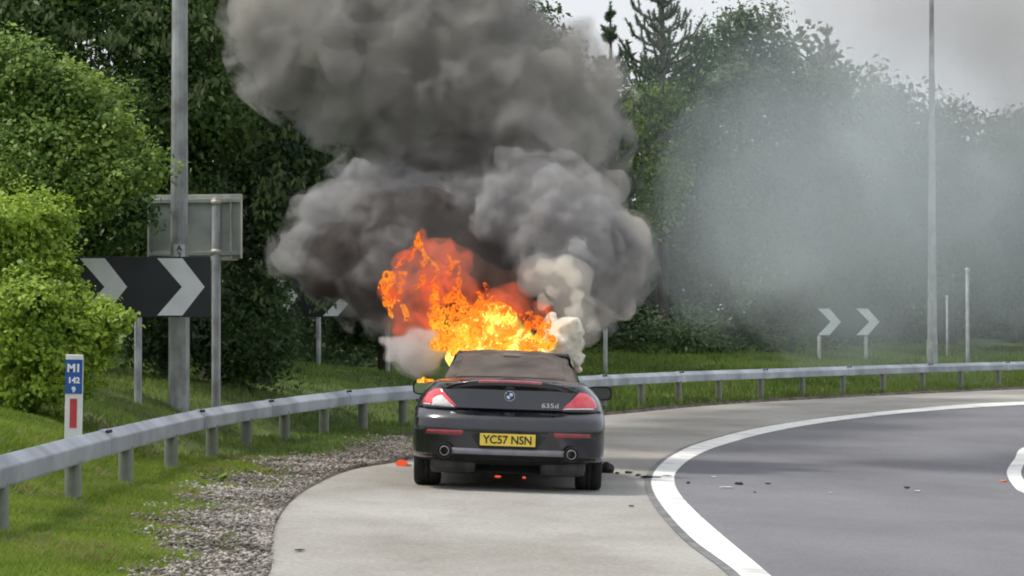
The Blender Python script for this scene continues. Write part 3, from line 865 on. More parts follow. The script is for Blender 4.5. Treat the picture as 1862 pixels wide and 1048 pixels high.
arrow_board('far arrow board right of the smoke, seen through the haze', o, 126 * 82 / F, 51 * 82 / F, [5 * 82 / F, 75 * 82 / F], [8 * 82 / F, 93 * 82 / F], 0.052, chev=(0.35, 0.32))

# sign seen from behind
sp = at(393, 700, 37.4)
sg = empty('road_sign', (sp.x, sp.y, zg(sp.x, sp.y)), rot=(0, 0, 0), label='back of a grey metal road sign on a round post behind the near lamp post', cat='road sign')
z0 = sg.location.z; k = 37.4 / F
def sz(py): return EYE + (HZ - py) * k - z0
Wd = 178 * k; Hd = 118 * k; yw = Matrix.Rotation(R(-14), 3, 'Z')
cpt = Vector((-40 * k, 0.13, sz(412)))
box('panel', cpt, (Wd, 0.012, Hd), M_alu, sg, 0.003, yw)
M_alu_edge = surf('sign_rim', (0.42, 0.41, 0.34), (0.68, 0.66, 0.56), rough=0.5, metal=0.2, scale=4)
for zz, nm in ((sz(365), 0), (sz(461), 1)):
    box('stiffener', Vector((cpt.x, 0, zz)) + yw @ Vector((0, -0.035, 0)) + Vector((0, 0.13, 0)), (Wd * 0.99, 0.045, 0.05), M_alu, sg, 0.004, yw)
for xx in (-Wd / 2, -Wd * 0.18, Wd / 2 - 0.13, Wd / 2):
    box('edge_flange', cpt + yw @ Vector((xx, -0.022, 0)), (0.022, 0.05, Hd * 0.985), M_alu_edge, sg, 0.003, yw)
box('top_flange', cpt + yw @ Vector((0, -0.025, Hd / 2 - 0.05)), (Wd * 0.985, 0.038, 0.085), M_alu_edge, sg, 0.003, yw)
lathe('post', [(0.057, -0.3), (0.057, sz(362)), (0.05, sz(360)), (0, sz(359.6))], M_pole, sg, 16)
for zz in (sz(368), sz(458)):
    lathe('clamp', [(0.058, zz - 0.03), (0.066, zz - 0.03), (0.066, zz + 0.03), (0.058, zz + 0.03)], M_alu_edge, sg, 16)
box('bracket', (0.09, 0.03, sz(470)), (0.36, 0.03, 0.05), M_alu_edge, sg, 0.004)

# ------------------------------------------------------------------ lamp posts and slim posts
def lamp_post(label, px, py_base, Y, r_base, r_mid, r_top, z_step, H, door=True, lean=0.0):
    p = at(px, py_base, Y); gz = zg(p.x, p.y)
    t = empty('lamp_post', (p.x, p.y, gz), rot=(0, lean, 0), label=label, cat='lamp post')
    lathe('base_section', [(r_base, -0.3), (r_base, z_step - gz - 0.06), (r_mid, z_step - gz + 0.06)], M_pole, t, 8 if door else 16)
    bpy.data.objects[t.children[0].name].data.polygons.foreach_set('use_smooth', [not door] * len(t.children[0].data.polygons))
    n = 10; prof = [(r_mid + (r_top - r_mid) * (i / n) ** 1.0, z_step - gz + 0.06 + (H - z_step) * i / n) for i in range(n + 1)]
    c = lathe('column', prof, M_pole, t, 12)
    if door: c.data.polygons.foreach_set('use_smooth', [False] * len(c.data.polygons))
    # arm and lantern above the picture
    tube('arm', [(0, 0, H - gz), (0.05, 0, H - gz + 0.3), (0.5, -0.1, H - gz + 0.5), (1.1, -0.2, H - gz + 0.55)], [r_top, 0.04, 0.035, 0.03], M_pole, t, 8)
    bm = bmesh.new(); box_bm(bm, (1.4, -0.22, H - gz + 0.55), (0.7, 0.26, 0.13), 0.05); bm_obj('lantern', bm, M_pole, t)
    return t
lp = lamp_post('near galvanised lamp post standing behind the barrier at the left', 325.5, 760, 37.0, 0.132, 0.112, 0.075, 1.75, 12.0, lean=R(0.05))
M_stick = surf('white_sticker', (0.50, 0.54, 0.55), (0.60, 0.63, 0.64), rough=0.5, scale=9)
M_bk = surf('black_print', (0.05, 0.06, 0.06), rough=0.6)
lz = lp.location.z
zst = EYE + (HZ - 459) * 37 / F - lz
# number plate on the post, wrapped a little proud of it
V = []; 
for a in np.linspace(-0.62, 0.62, 7):
    for zz in (-0.095, 0.095): V.append((0.122 * math.sin(a + 0.12), -0.122 * math.cos(a + 0.12), zst + zz))
Q = [(2 * i, 2 * i + 2, 2 * i + 3, 2 * i + 1) for i in range(6)]
mesh_obj('sticker', V, Q, M_stick, lp, True)
text_obj('sticker_letter', 'A', 0.10, M_bk, lp, (0.015, -0.1265, zst + 0.045), bold=0.002)
text_obj('sticker_letter', '2', 0.10, M_bk, lp, (0.015, -0.1265, zst - 0.045), bold=0.002)

lamp_post('far lamp post rising through the drifting smoke on the right', 1695, 690, 83.0, 0.155, 0.135, 0.048, 1.2, 12.5, door=False)

def slim_post(label, px, py_top, Y, r, cap=True):
    p = at(px, py_top, Y); gz = zg(p.x, p.y)
    t = empty('slim_post', (p.x, p.y, gz), label=label, cat='post')
    lathe('shaft', [(r, -0.3), (r, p.z - gz), (0, p.z - gz + 0.01)], M_pole, t, 10)
    lathe('cap', [(r * 1.3, p.z - gz - 0.05), (r * 1.3, p.z - gz + 0.02), (0, p.z - gz + 0.05)], M_galv, t, 10)
    return t
slim_post('slim grey post with a pale upper half right of the far lamp post', 1759, 490, 80.0, 0.05)
slim_post('thin faint post between the far lamp post and the taller slim post', 1722, 540, 88.0, 0.035)

# ------------------------------------------------------------------ the burning car
def paint(name, c, dust, rough):
    """dark glossy paint under a film of ash"""
    m, n, out = new_mat(name)
    tc = n.nodes.new('ShaderNodeTexCoord')
    nz = n.nodes.new('ShaderNodeTexNoise'); nz.inputs['Scale'].default_value = 3.2; nz.inputs['Detail'].default_value = 9
    n.links.new(tc.outputs['Object'], nz.inputs['Vector'])
    cr = n.nodes.new('ShaderNodeValToRGB')
    cr.color_ramp.elements[0].position = 0.4; cr.color_ramp.elements[0].color = c4(c)
    cr.color_ramp.elements[1].position = 0.75; cr.color_ramp.elements[1].color = c4(dust)
    n.links.new(nz.outputs[0], cr.inputs[0])
    mr = n.nodes.new('ShaderNodeMapRange'); mr.inputs[1].default_value = 0.35; mr.inputs[2].default_value = 0.75
    mr.inputs[3].default_value = rough; mr.inputs[4].default_value = rough + 0.25
    n.links.new(nz.outputs[0], mr.inputs[0])
    p = n.nodes.new('ShaderNodeBsdfPrincipled')
    n.links.new(cr.outputs[0], p.inputs['Base Color']); n.links.new(mr.outputs[0], p.inputs['Roughness'])
    p.inputs['Coat Weight'].default_value = 1.0; p.inputs['Coat Roughness'].default_value = 0.12; p.inputs['Coat IOR'].default_value = 1.6
    p.inputs['Metallic'].default_value = 0.25
    n.links.new(p.outputs[0], out.inputs[0])
    return m
M_paint = paint('dark_blue_black_paint', (0.003, 0.003, 0.009), (0.015, 0.014, 0.019), 0.2)
M_blackp = surf('black_plastic', (0.012, 0.012, 0.013), (0.028, 0.028, 0.028), rough=0.65, scale=8)
M_under = surf('underbody_black', (0.006, 0.006, 0.006), (0.015, 0.015, 0.015), rough=0.9, scale=6)
M_tyre = surf('tyre_rubber', (0.010, 0.010, 0.010), (0.022, 0.022, 0.022), rough=0.85, scale=12, bump=0.3)
M_rim = surf('alloy_rim', (0.30, 0.30, 0.31), rough=0.35, metal=0.9)
M_red = surf('red_lens', (0.66, 0.03, 0.055), (0.80, 0.09, 0.11), rough=0.14, coat=1.0, scale=14)
M_darkred = surf('dark_red_lens', (0.20, 0.008, 0.015), (0.33, 0.012, 0.025), rough=0.15, coat=1.0, scale=20)
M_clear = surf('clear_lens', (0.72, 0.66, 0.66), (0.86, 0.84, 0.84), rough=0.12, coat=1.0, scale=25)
M_plate = surf('yellow_plate', (0.78, 0.56, 0.05), (0.86, 0.64, 0.09), rough=0.4, scale=9)
M_ptext = surf('plate_characters', (0.012, 0.012, 0.012), rough=0.5)
M_chrome = surf('chrome', (0.75, 0.76, 0.78), rough=0.15, metal=1.0)
M_exh = surf('exhaust_steel', (0.22, 0.21, 0.20), (0.36, 0.35, 0.34), rough=0.35, metal=0.9, scale=10)
M_muff = surf('silencer_steel', (0.03, 0.03, 0.03), (0.075, 0.072, 0.07), rough=0.6, metal=0.4, scale=9)
M_strip = surf('satin_diffuser', (0.20, 0.20, 0.225), (0.27, 0.27, 0.30), rough=0.35, metal=0.3, scale=6)
M_fabric = surf('scorched_hood_fabric', (0.045, 0.034, 0.028), (0.135, 0.108, 0.09), rough=0.85, scale=3.0, detail=9, bump=0.25, bscale=26)
M_rwin = surf('sooty_rear_window', (0.055, 0.043, 0.036), (0.125, 0.10, 0.084), rough=0.42, scale=2.4, detail=8, bump=0.12, bscale=7)
M_glass = surf('smoked_glass', (0.012, 0.013, 0.014), rough=0.1, coat=1.0)
M_mirror = surf('mirror_glass', (0.55, 0.57, 0.58), rough=0.06, metal=1.0)
M_clip = surf('pale_clip', (0.42, 0.36, 0.31), rough=0.6)
M_bluee = surf('badge_blue', (0.02, 0.10, 0.42), rough=0.3)
M_wh = surf('badge_white', (0.80, 0.80, 0.82), rough=0.3)

cx0, cy0 = -0.052, 28.05
ROLL = R(1.9)
car = empty('car', (cx0, cy0, zr(cx0, 28.9)), rot=(0, ROLL, R(-0.5)),
            label='dark blue-black soft-top car seen from behind, its front end on fire', cat='car')

LV = [  # z, rear y, half width, corner length
    (0.23, 0.34, 0.80, 0.55), (0.30, 0.10, 0.905, 0.50), (0.335, 0.03, 0.912, 0.48), (0.345, 0.015, 0.914, 0.48), (0.42, 0.015, 0.917, 0.47),
    (0.55, 0.0, 0.918, 0.46), (0.655, 0.0, 0.917, 0.46), (0.685, 0.012, 0.914, 0.47), (0.72, 0.055, 0.911, 0.49), (0.752, 0.105, 0.907, 0.51),
    (0.766, 0.128, 0.905, 0.52), (0.770, 0.15, 0.903, 0.52), (0.778, 0.15, 0.901, 0.52), (0.782, 0.118, 0.899, 0.52), (0.85, 0.130, 0.878, 0.54),
    (0.91, 0.146, 0.845, 0.56), (0.96, 0.150, 0.80, 0.58), (0.99, 0.122, 0.765, 0.60), (1.005, 0.105, 0.745, 0.62), (1.018, 0.112, 0.73, 0.63), (1.028, 0.15, 0.71, 0.62), (1.036, 0.24, 0.675, 0.60)]
LZ = np.array([l[0] for l in LV]); LYR = np.array([l[1] for l in LV]); LW = np.array([l[2] for l in LV]); LC = np.array([l[3] for l in LV])
NEXP = 3.0
def rear_y(x, z):
    yr = float(np.interp(z, LZ, LYR)); w_ = float(np.interp(z, LZ, LW)); c = float(np.interp(z, LZ, LC))
    q = min(abs(x) / w_, 0.9999)
    return yr + c * (1 - (1 - q ** NEXP) ** (1 / NEXP))
LEN = 4.8
def hfac(y):
    return 1.0 - 0.04 * smooth01(0.9, 2.2, y) - 0.24 * smooth01(3.1, 4.8, y)
def plan(z_i):
    """half outline from the rear centre round the side to the front centre: list of (x,y)"""
    yr, w_, c = LYR[z_i], LW[z_i], LC[z_i]
    pts = []
    for a in np.linspace(0, math.pi / 2, 26):
        x = w_ * math.sin(a) ** (2 / NEXP); y = yr + c * (1 - math.cos(a) ** (2 / NEXP))
        pts.append((x, y))
    fw = w_ * 0.97
    for t in np.linspace(0, 1, 30)[1:-1]:
        y = yr + c + (LEN - 0.9 - yr - c) * t
        bulge = 1 + 0.012 * math.sin(math.pi * t) - 0.03 * t
        # rear haunch
        pts.append((w_ * bulge, y))
    for a in np.linspace(0, math.pi / 2, 16):
        x = fw * math.cos(a) ** (2 / 2.4); y = LEN - 0.9 + 0.9 * math.sin(a) ** (2 / 2.4)
        pts.append((x, y))
    pts[0] = (0.0, pts[0][1]); pts[-1] = (0.0, pts[-1][1])
    return pts
def car_body():
    rings = []
    for i in range(len(LV)):
        rings.append([(x, y, z_sc(LZ[i], y)) for x, y in plan(i)])
    top = rings[-1]
    for f, dz in ((0.93, 0.008), (0.8, 0.016), (0.55, 0.026), (0.25, 0.034), (0.0, 0.036)):
        rings.append([(x * f, y, z + dz) for x, y, z in top])
    bot = [[(x * f, y, z) for x, y, z in rings[0]] for f in (0.0, 0.6)]
    rings = bot + rings
    m = len(rings[0]); V = []; Q = []
    for r in rings:
        V += r + [(-x, y, z) for x, y, z in r]
    for i in range(len(rings) - 1):
        a, b = i * 2 * m, (i + 1) * 2 * m
        for k in range(m - 1):
            Q.append((a + k, a + k + 1, b + k + 1, b + k))
            Q.append((a + m + k + 1, a + m + k, b + m + k, b + m + k + 1))
    me = bpy.data.meshes.new('body'); me.from_pydata(V, [], Q)
    bm = bmesh.new(); bm.from_mesh(me)
    bmesh.ops.remove_doubles(bm, verts=bm.verts, dist=0.0005)
    bmesh.ops.dissolve_degenerate(bm, edges=bm.edges, dist=0.0004)
    bmesh.ops.recalc_face_normals(bm, faces=bm.faces)
    bm.to_mesh(me); bm.free()
    return me
def z_sc(z, y):
    return z if z < 0.4 else 0.4 + (z - 0.4) * float(hfac(y))
me = car_body(); me.materials.append(M_paint)
body = link(bpy.data.objects.new('body', me), car)
# wheel arches cut out of the body
bmc = bmesh.new()
for wy in (0.93, 3.71):
    for sx in (-1, 1):
        r = bmesh.ops.create_cone(bmc, cap_ends=True, segments=40, radius1=0.365, radius2=0.365, depth=0.42)
        bmesh.ops.transform(bmc, matrix=Matrix.Translation((sx * 0.85, wy, 0.33)) @ Matrix.Rotation(R(90), 4, 'Y'), verts=r['verts'])
cutter = bm_obj('cutter', bmc)
cutter.parent = car
md = body.modifiers.new('arches', 'BOOLEAN'); md.object = cutter; md.solver = 'EXACT'; md.operation = 'DIFFERENCE'
bpy.context.view_layer.update()
me2 = bpy.data.meshes.new_from_object(body.evaluated_get(bpy.context.evaluated_depsgraph_get()))
body.modifiers.clear(); body.data = me2; me2.name = 'body'
if not me2.materials: me2.materials.append(M_paint)
bpy.data.objects.remove(cutter)
me2.polygons.foreach_set('use_smooth', [True] * len(me2.polygons))
try:
    me2.set_sharp_from_angle(angle=R(32))
except Exception: pass

# inner dark tub that closes the arches and the underside
bm = bmesh.new()
box_bm(bm, (0, 2.35, 0.34), (1.30, 4.0, 0.36)); box_bm(bm, (0, 0.60, 0.23), (1.42, 0.5, 0.14), 0.02)
bm_obj('underbody', bm, M_under, car)

def patch(name, poly_top, poly_bot, m, off=0.010, n=10, thick=0.02, parent=car, rows=5):
    """panel over the curved tail between two polylines of (x,z) with the same number of points"""
    A = np.array(poly_top); B = np.array(poly_bot)
    ta = np.linspace(0, 1, len(A)); t = np.linspace(0, 1, n + 1)
    A = np.c_[np.interp(t, ta, A[:, 0]), np.interp(t, ta, A[:, 1])]; B = np.c_[np.interp(t, ta, B[:, 0]), np.interp(t, ta, B[:, 1])]
    V = []; Q = []
    for lay, o_ in ((0, off), (1, off - thick)):
        for j in range(rows + 1):
            f = j / rows
            for i in range(n + 1):
                x, z = A[i] * (1 - f) + B[i] * f
                edge = 0.35 if (j in (0, rows) or i in (0, n)) and lay == 0 else 1.0
                V.append((x, rear_y(x, z) - (o_ * edge if lay == 0 else o_), z))
    N = (n + 1) * (rows + 1)
    for j in range(rows):
        for i in range(n):
            a = j * (n + 1) + i
            Q.append((a, a + n + 1, a + n + 2, a + 1)); Q.append((N + a, N + a + 1, N + a + n + 2, N + a + n + 1))
    rim = [i for i in range(n + 1)] + [j * (n + 1) + n for j in range(1, rows + 1)] + [rows * (n + 1) + i for i in range(n - 1, -1, -1)] + [j * (n + 1) for j in range(rows - 1, 0, -1)]
    for k in range(len(rim)):
        a, b = rim[k], rim[(k + 1) % len(rim)]
        Q.append((a, b, N + b, N + a))
    o = mesh_obj(name, V, Q, m, parent, smooth=True)
    try: o.data.set_sharp_from_angle(angle=R(40))
    except Exception: pass
    return o

# tail lamps: triangular, each with a pale lower strip
def tail(sx, lit):
    O = lambda pts: [(sx * x, z) for x, z in pts]
    t_ = O([(0.835, 0.835), (0.80, 0.90), (0.735, 0.948), (0.66, 0.955)]); b_ = O([(0.828, 0.803), (0.72, 0.800), (0.60, 0.797), (0.500, 0.794)])
    if sx < 0: t_, b_ = t_[::-1], b_[::-1]; 
    hs = patch('tail_lamp', t_, b_, M_red, off=0.012, n=14, rows=8)
    if not lit:
        p_ = patch('lens_patch', O([(0.808, 0.812), (0.70, 0.810), (0.60, 0.808), (0.535, 0.806)])[::(1 if sx > 0 else -1)], O([(0.806, 0.794), (0.70, 0.792), (0.60, 0.789), (0.505, 0.786)])[::(1 if sx > 0 else -1)], M_clear, off=0.017, n=10, rows=3)
        hs['label'] = 'red right tail lamp with a thin white lower strip'
    else:
        p_ = patch('lens_patch', O([(0.745, 0.850), (0.71, 0.885), (0.68, 0.900), (0.655, 0.905)])[::-1], O([(0.745, 0.790), (0.66, 0.788), (0.58, 0.786), (0.520, 0.784)])[::-1], M_clear, off=0.017, n=10, rows=6)  # shine of the left lamp put in as a pale patch, no emission
        q_ = patch('lens_patch', O([(0.828, 0.815), (0.80, 0.813), (0.77, 0.812), (0.755, 0.812)])[::-1], O([(0.825, 0.797), (0.80, 0.795), (0.77, 0.793), (0.755, 0.792)])[::-1], M_clear, off=0.016, n=6, rows=2)
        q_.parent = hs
        hs['label'] = 'left tail lamp with its shine painted as a large white patch'
    p_.parent = hs
tail(-1, True); tail(1, False)

# boot lid shut lines, lip, high brake light
bm = bmesh.new()
def seam_tube(name, pts, r=0.004, m=M_under, parent=car):
    P = [(x, rear_y(x, z) - 0.001, z) for x, z in pts]
    return tube(name, P, [r] * len(P), m, parent, 6)
seam_tube('boot_seam', [(x, 0.774) for x in np.linspace(-0.50, 0.50, 21)], 0.006)
for sx in (-1, 1):
    seam_tube('boot_seam', [(sx * (0.50 + 0.155 * t), 0.775 + 0.20 * t) for t in np.linspace(0, 1, 10)], 0.004)
    seam_tube('bumper_seam', [(sx * x, z) for x, z in zip(np.linspace(0.84, 0.915, 8), np.linspace(0.785, 0.745, 8))], 0.0035)
def lip(x):  # trailing edge lip along the boot
    return 1.024 - 0.05 * (abs(x) / 0.62) ** 2.4
V = []; Q = []
NX = 40
for i in range(NX + 1):
    x = -0.63 + 1.26 * i / NX
    z = lip(x); y = rear_y(x, min(z, 1.0)); e = 1 - (abs(x) / 0.64) ** 6
    V += [(x, y + 0.13, z + 0.004), (x, y + 0.05, z + 0.020 * e), (x, y - 0.028 * e, z + 0.026 * e), (x, y - 0.034 * e, z + 0.018 * e), (x, y - 0.005, z - 0.022)]
for i in range(NX):
    for k in range(4): Q.append((i * 5 + k, i * 5 + k + 1, i * 5 + 5 + k + 1, i * 5 + 5 + k))
mesh_obj('boot_lip', V, Q, M_paint, car, smooth=True)
V = []; Q = []
for i in range(21):
    x = -0.30 + 0.60 * i / 20; z = lip(x); y = rear_y(x, 1.0); e = 1 - (abs(x) / 0.64) ** 6
    V += [(x, y + 0.044, z + 0.0245), (x, y - 0.030, z + 0.032), (x, y - 0.039, z + 0.022), (x, y - 0.028, z + 0.006)]
for i in range(20):
    for k in range(3): Q.append((i * 4 + k, i * 4 + k + 1, i * 4 + 4 + k + 1, i * 4 + 4 + k))
M_chl = surf('brake_strip_lens', (0.42, 0.10, 0.12), (0.52, 0.15, 0.17), rough=0.2, coat=0.8, scale=12)
mesh_obj('brake_light', V, Q, M_chl, car, smooth=True)
# recessed number plate bay, plate
patch('plate_recess', [(-0.385, 0.575), (0, 0.582), (0.385, 0.575)], [(-0.27, 0.405), (0, 0.398), (0.27, 0.405)], M_blackp, off=0.004, n=10, rows=2)
plate = box('number_plate', (0.0, 0, 0), (0.524, 0.012, 0.114), M_plate, car, 0.003)
plate.location = (-0.005, -0.016, 0.492)
text_obj('registration', 'YC57 NSN', 0.108, M_ptext, plate, (0, -0.0075, -0.003), bold=0.0022, sx=0.93)
box('plate_frame', (-0.005, -0.007, 0.492), (0.54, 0.012, 0.128), M_blackp, car, 0.003)
# round blue and white badge
bd = lathe('badge', [(0.0, -0.010), (0.036, -0.009), (0.0365, -0.011), (0.046, -0.009), (0.048, 0.0), (0.048, 0.01)], M_ptext, car, 32, 'y')
bd.location = (0.0, rear_y(0, 0.905) - 0.002, 0.905)
def sector(a0, a1, m):
    V = [(0, -0.0125, 0)] + [(0.031 * math.cos(a), -0.0125, 0.031 * math.sin(a)) for a in np.linspace(a0, a1, 8)]
    mesh_obj('badge_quarter', V, [tuple(range(len(V)))[::-1]], m, bd)
for q in range(4): sector(q * math.pi / 2, (q + 1) * math.pi / 2, M_bluee if q in (1, 3) else M_wh)
lathe('badge_ring', [(0.044, -0.009), (0.0455, -0.014), (0.0495, -0.012), (0.0495, 0.0)], M_chrome, bd, 32, 'y')
for ch, a in (('B', 140), ('M', 90), ('W', 40)):
    text_obj('badge_letter', ch, 0.014, M_wh, bd, (0.0385 * math.cos(R(a)), -0.0128, 0.0385 * math.sin(R(a))), rot=(R(90), R(-(a - 90)) * 1.0, 0), ext=0.0004)
text_obj('model_badge', '635d', 0.062, M_chrome, car, (0.385, rear_y(0.385, 0.822) - 0.004, 0.822), rot=(R(90), 0, R(4)), bold=0.0006, ext=0.002, sx=1.35)
# bumper reflectors
for sx in (-1, 1):
    o_ = 1 if sx > 0 else -1
    patch('bumper_reflector', [(sx * x, z) for x, z in ((0.43, 0.572), (0.60, 0.570), (0.77, 0.567))][::o_], [(sx * x, z) for x, z in ((0.435, 0.527), (0.60, 0.527), (0.79, 0.534))][::o_], M_darkred, off=0.010, n=12, rows=3)
    q = patch('reflector_trim', [(sx * x, z) for x, z in ((0.42, 0.526), (0.60, 0.524), (0.79, 0.531))][::o_], [(sx * x, z) for x, z in ((0.42, 0.518), (0.60, 0.516), (0.79, 0.524))][::o_], M_muff, off=0.008, n=12, rows=1)
# lower valance: satin strip, black diffuser, exhausts, silencers
V = []; Q = []
for i in range(31):
    x = -0.54 + 1.08 * i / 30
    y = rear_y(x, 0.38)
    V += [(x, y - 0.002, 0.405), (x, y - 0.016, 0.398), (x, y - 0.014, 0.352), (x, y + 0.012, 0.343)]
for i in range(30):
    for k in range(3): Q.append((i * 4 + k, i * 4 + k + 1, i * 4 + 4 + k + 1, i * 4 + 4 + k))
mesh_obj('diffuser_strip', V, Q, M_strip, car, smooth=True)
patch('lower_diffuser', [(-0.88, 0.335), (-0.60, 0.345), (0, 0.342), (0.60, 0.345), (0.88, 0.335)], [(-0.70, 0.245), (-0.5, 0.24), (0, 0.24), (0.5, 0.24), (0.70, 0.245)], M_under, off=0.006, n=20, rows=4)
for sx in (-1, 1):
    ex = lathe('exhaust_pipe', [(0.058, -0.16), (0.074, -0.17), (0.074, 0.02), (0.062, 0.03)], M_blackp, car, 24, 'y'); ex.location = (sx * 0.60, 0.17, 0.372)
    lathe('pipe_tip', [(0.030, 0.08), (0.036, -0.185), (0.046, -0.19), (0.048, -0.17), (0.047, 0.0)], M_exh, ex, 24, 'y')
    lathe('pipe_bore', [(0.0, -0.05), (0.034, -0.06)], M_under, ex, 18, 'y')
    bm = bmesh.new(); box_bm(bm, (sx * 0.52, 0.42, 0.235), (0.44, 0.34, 0.17), 0.06)
    bm_obj('silencer', bm, M_muff, car)
# wheels
def wheel(x, y):
    sx = math.copysign(1, x)
    t = lathe('wheel', [(0.235, -0.125), (0.30, -0.128), (0.322, -0.115), (0.332, -0.085), (0.334, -0.03), (0.329, -0.028), (0.329, -0.02), (0.334, -0.018), (0.334, 0.018), (0.329, 0.02), (0.329, 0.028), (0.334, 0.03), (0.332, 0.085), (0.322, 0.115), (0.30, 0.128), (0.235, 0.125)], M_tyre, car, 48, 'x')
    t.location = (x, y, 0.33)
    lathe('rim', [(0.236, -0.11), (0.215, -0.08), (0.215, 0.08), (0.236, 0.115), (0.22, 0.118), (0.21, 0.10), (0.19, 0.07)], M_rim, t, 36, 'x') if sx > 0 else lathe('rim', [(0.236, 0.11), (0.215, 0.08), (0.215, -0.08), (0.236, -0.115), (0.22, -0.118), (0.21, -0.10), (0.19, -0.07)], M_rim, t, 36, 'x')
    bm = bmesh.new()
    for k in range(10):
        a = 2 * math.pi * k / 10
        box_bm(bm, (sx * 0.095, math.cos(a) * 0.12, math.sin(a) * 0.12), (0.025, 0.21, 0.032), 0, Matrix.Rotation(a, 3, 'X'))
    r = bmesh.ops.create_cone(bm, cap_ends=True, segments=20, radius1=0.06, radius2=0.05, depth=0.04)
    bmesh.ops.transform(bm, matrix=Matrix.Translation((sx * 0.1, 0, 0)) @ Matrix.Rotation(R(90), 4, 'Y'), verts=r['verts'])
    bm_obj('spokes', bm, M_rim, t)
for x, y in ((-0.782, 0.93), (0.782, 0.93), (-0.775, 3.71), (0.775, 3.71)): wheel(x, y)

# scorched, sagging soft top
ST = [(0.62, 0.665, 1.020, 0.655, 1.040), (0.72, 0.662, 1.020, 0.640, 1.085), (0.95, 0.668, 1.015, 0.612, 1.165), (1.2, 0.672, 1.01, 0.590, 1.235), (1.45, 0.675, 1.005, 0.575, 1.285), (1.7, 0.678, 1.0, 0.560, 1.315), (2.0, 0.680, 1.0, 0.550, 1.330), (2.4, 0.685, 0.99, 0.548, 1.325), (2.72, 0.69, 0.985, 0.55, 1.29), (2.8, 0.69, 0.985, 0.552, 1.27)]
SA = np.array(ST)
def top_surface(y, u):
    """u in -1..1 from left belt line over the roof to right belt line"""
    wb, zb, wt, zt = [float(np.interp(y, SA[:, 0], SA[:, k])) for k in (1, 2, 3, 4)]
    q = abs(u); s_ = 1 if u >= 0 else -1
    if q > 0.72:
        t = (1 - q) / 0.28; x = wb + (wt - wb) * t; z = zb + (zt - 0.045 - zb) * t ** 0.9
    else:
        t = q / 0.72; x = wt * t; z = zt - 0.045 * t ** 5
    sag = 0.050 * smooth01(0.25, 0.62, s_ * x) * smooth01(0.9, 1.4, y) + 0.02 * smooth01(0.3, 0.6, -s_ * x if s_ < 0 else 0) * 0
    wr = 0.012 * math.sin(x * 6 + y * 9) * smooth01(0.75, 1.0, y) + 0.010 * mnoise.noise(Vector((x * 7, y * 4.0, 2)))
    wr += 0.018 * math.exp(-((y - 1.28 + 0.25 * x) / 0.05) ** 2) * smooth01(0.0, 0.35, s_ * x) * 1.0
    return (s_ * x, y, z - 0.02 - float(sag) * smooth01(0.1, 0.5, 1 - q) + float(wr) * (0.3 if q > 0.9 else 1))
ys = np.linspace(0.62, 2.8, 70); us = np.linspace(-1, 1, 57)
V = [top_surface(y, u) for y in ys for u in us]
Q = []; nu = len(us)
for j in range(len(ys) - 1):
    for i in range(nu - 1):
        u = 0.5 * (us[i] + us[i + 1]); y = ys[j]
        if abs(u) > 0.76 and 1.55 < y < 2.78: continue           # side window openings
        Q.append((j * nu + i, j * nu + i + 1, (j + 1) * nu + i + 1, (j + 1) * nu + i))
so_ = mesh_obj('soft_top', V, Q, M_fabric, car, smooth=True)
sm_ = so_.modifiers.new('thick', 'SOLIDIFY'); sm_.thickness = 0.012
# rear window set into the hood
V = []; Q = []
wy = np.linspace(0.74, 1.42, 26); wu = np.linspace(-0.60, 0.60, 31)
for y in wy:
    for u in wu:
        x, yy, z = top_surface(y, u * (1.0 if y < 1.25 else 1 - 0.25 * (y - 1.25)))
        V.append((x, yy - 0.003, z + 0.005))
for j in range(len(wy) - 1):
    for i in range(len(wu) - 1): Q.append((j * 31 + i, j * 31 + i + 1, (j + 1) * 31 + i + 1, (j + 1) * 31 + i))
mesh_obj('rear_window', V, Q, M_rwin, car, smooth=True)
x, y, z = top_surface(1.42, 0.0)
box('window_clip', (0.0, y - 0.01, z + 0.022), (0.17, 0.03, 0.022), M_clip, car, 0.004, Matrix.Rotation(R(2), 3, 'Y'))
# side glass, windscreen, pillars
for sx in (-1, 1):
    V = []; Q = []
    yy = np.linspace(1.5, 3.25, 12)
    for y in yy:
        wb = 0.70; wt = float(np.interp(y, [1.5, 2.8, 3.3], [0.585, 0.575, 0.69])); zt = float(np.interp(y, [1.5, 2.0, 2.75, 3.3], [1.22, 1.275, 1.235, 0.98]))
        V += [(sx * wb, y, 0.97), (sx * wt, y, zt)]
    for i in range(11): Q.append((2 * i, 2 * i + 2, 2 * i + 3, 2 * i + 1))
    mesh_obj('side_window', V, Q, M_glass, car)
    tube('windscreen_pillar', [(sx * 0.69, 3.38, 0.96), (sx * 0.62, 3.08, 1.14), (sx * 0.555, 2.78, 1.28)], [0.03, 0.028, 0.026], M_paint, car, 8)
V = [(-0.68, 3.4, 0.96), (0.68, 3.4, 0.96), (0.55, 2.8, 1.27), (-0.55, 2.8, 1.27)]
mesh_obj('windscreen', V, [(0, 1, 2, 3)], M_glass, car)
tube('screen_header', [(-0.56, 2.79, 1.275), (0, 2.77, 1.30), (0.56, 2.79, 1.275)], [0.022] * 3, M_paint, car, 8)
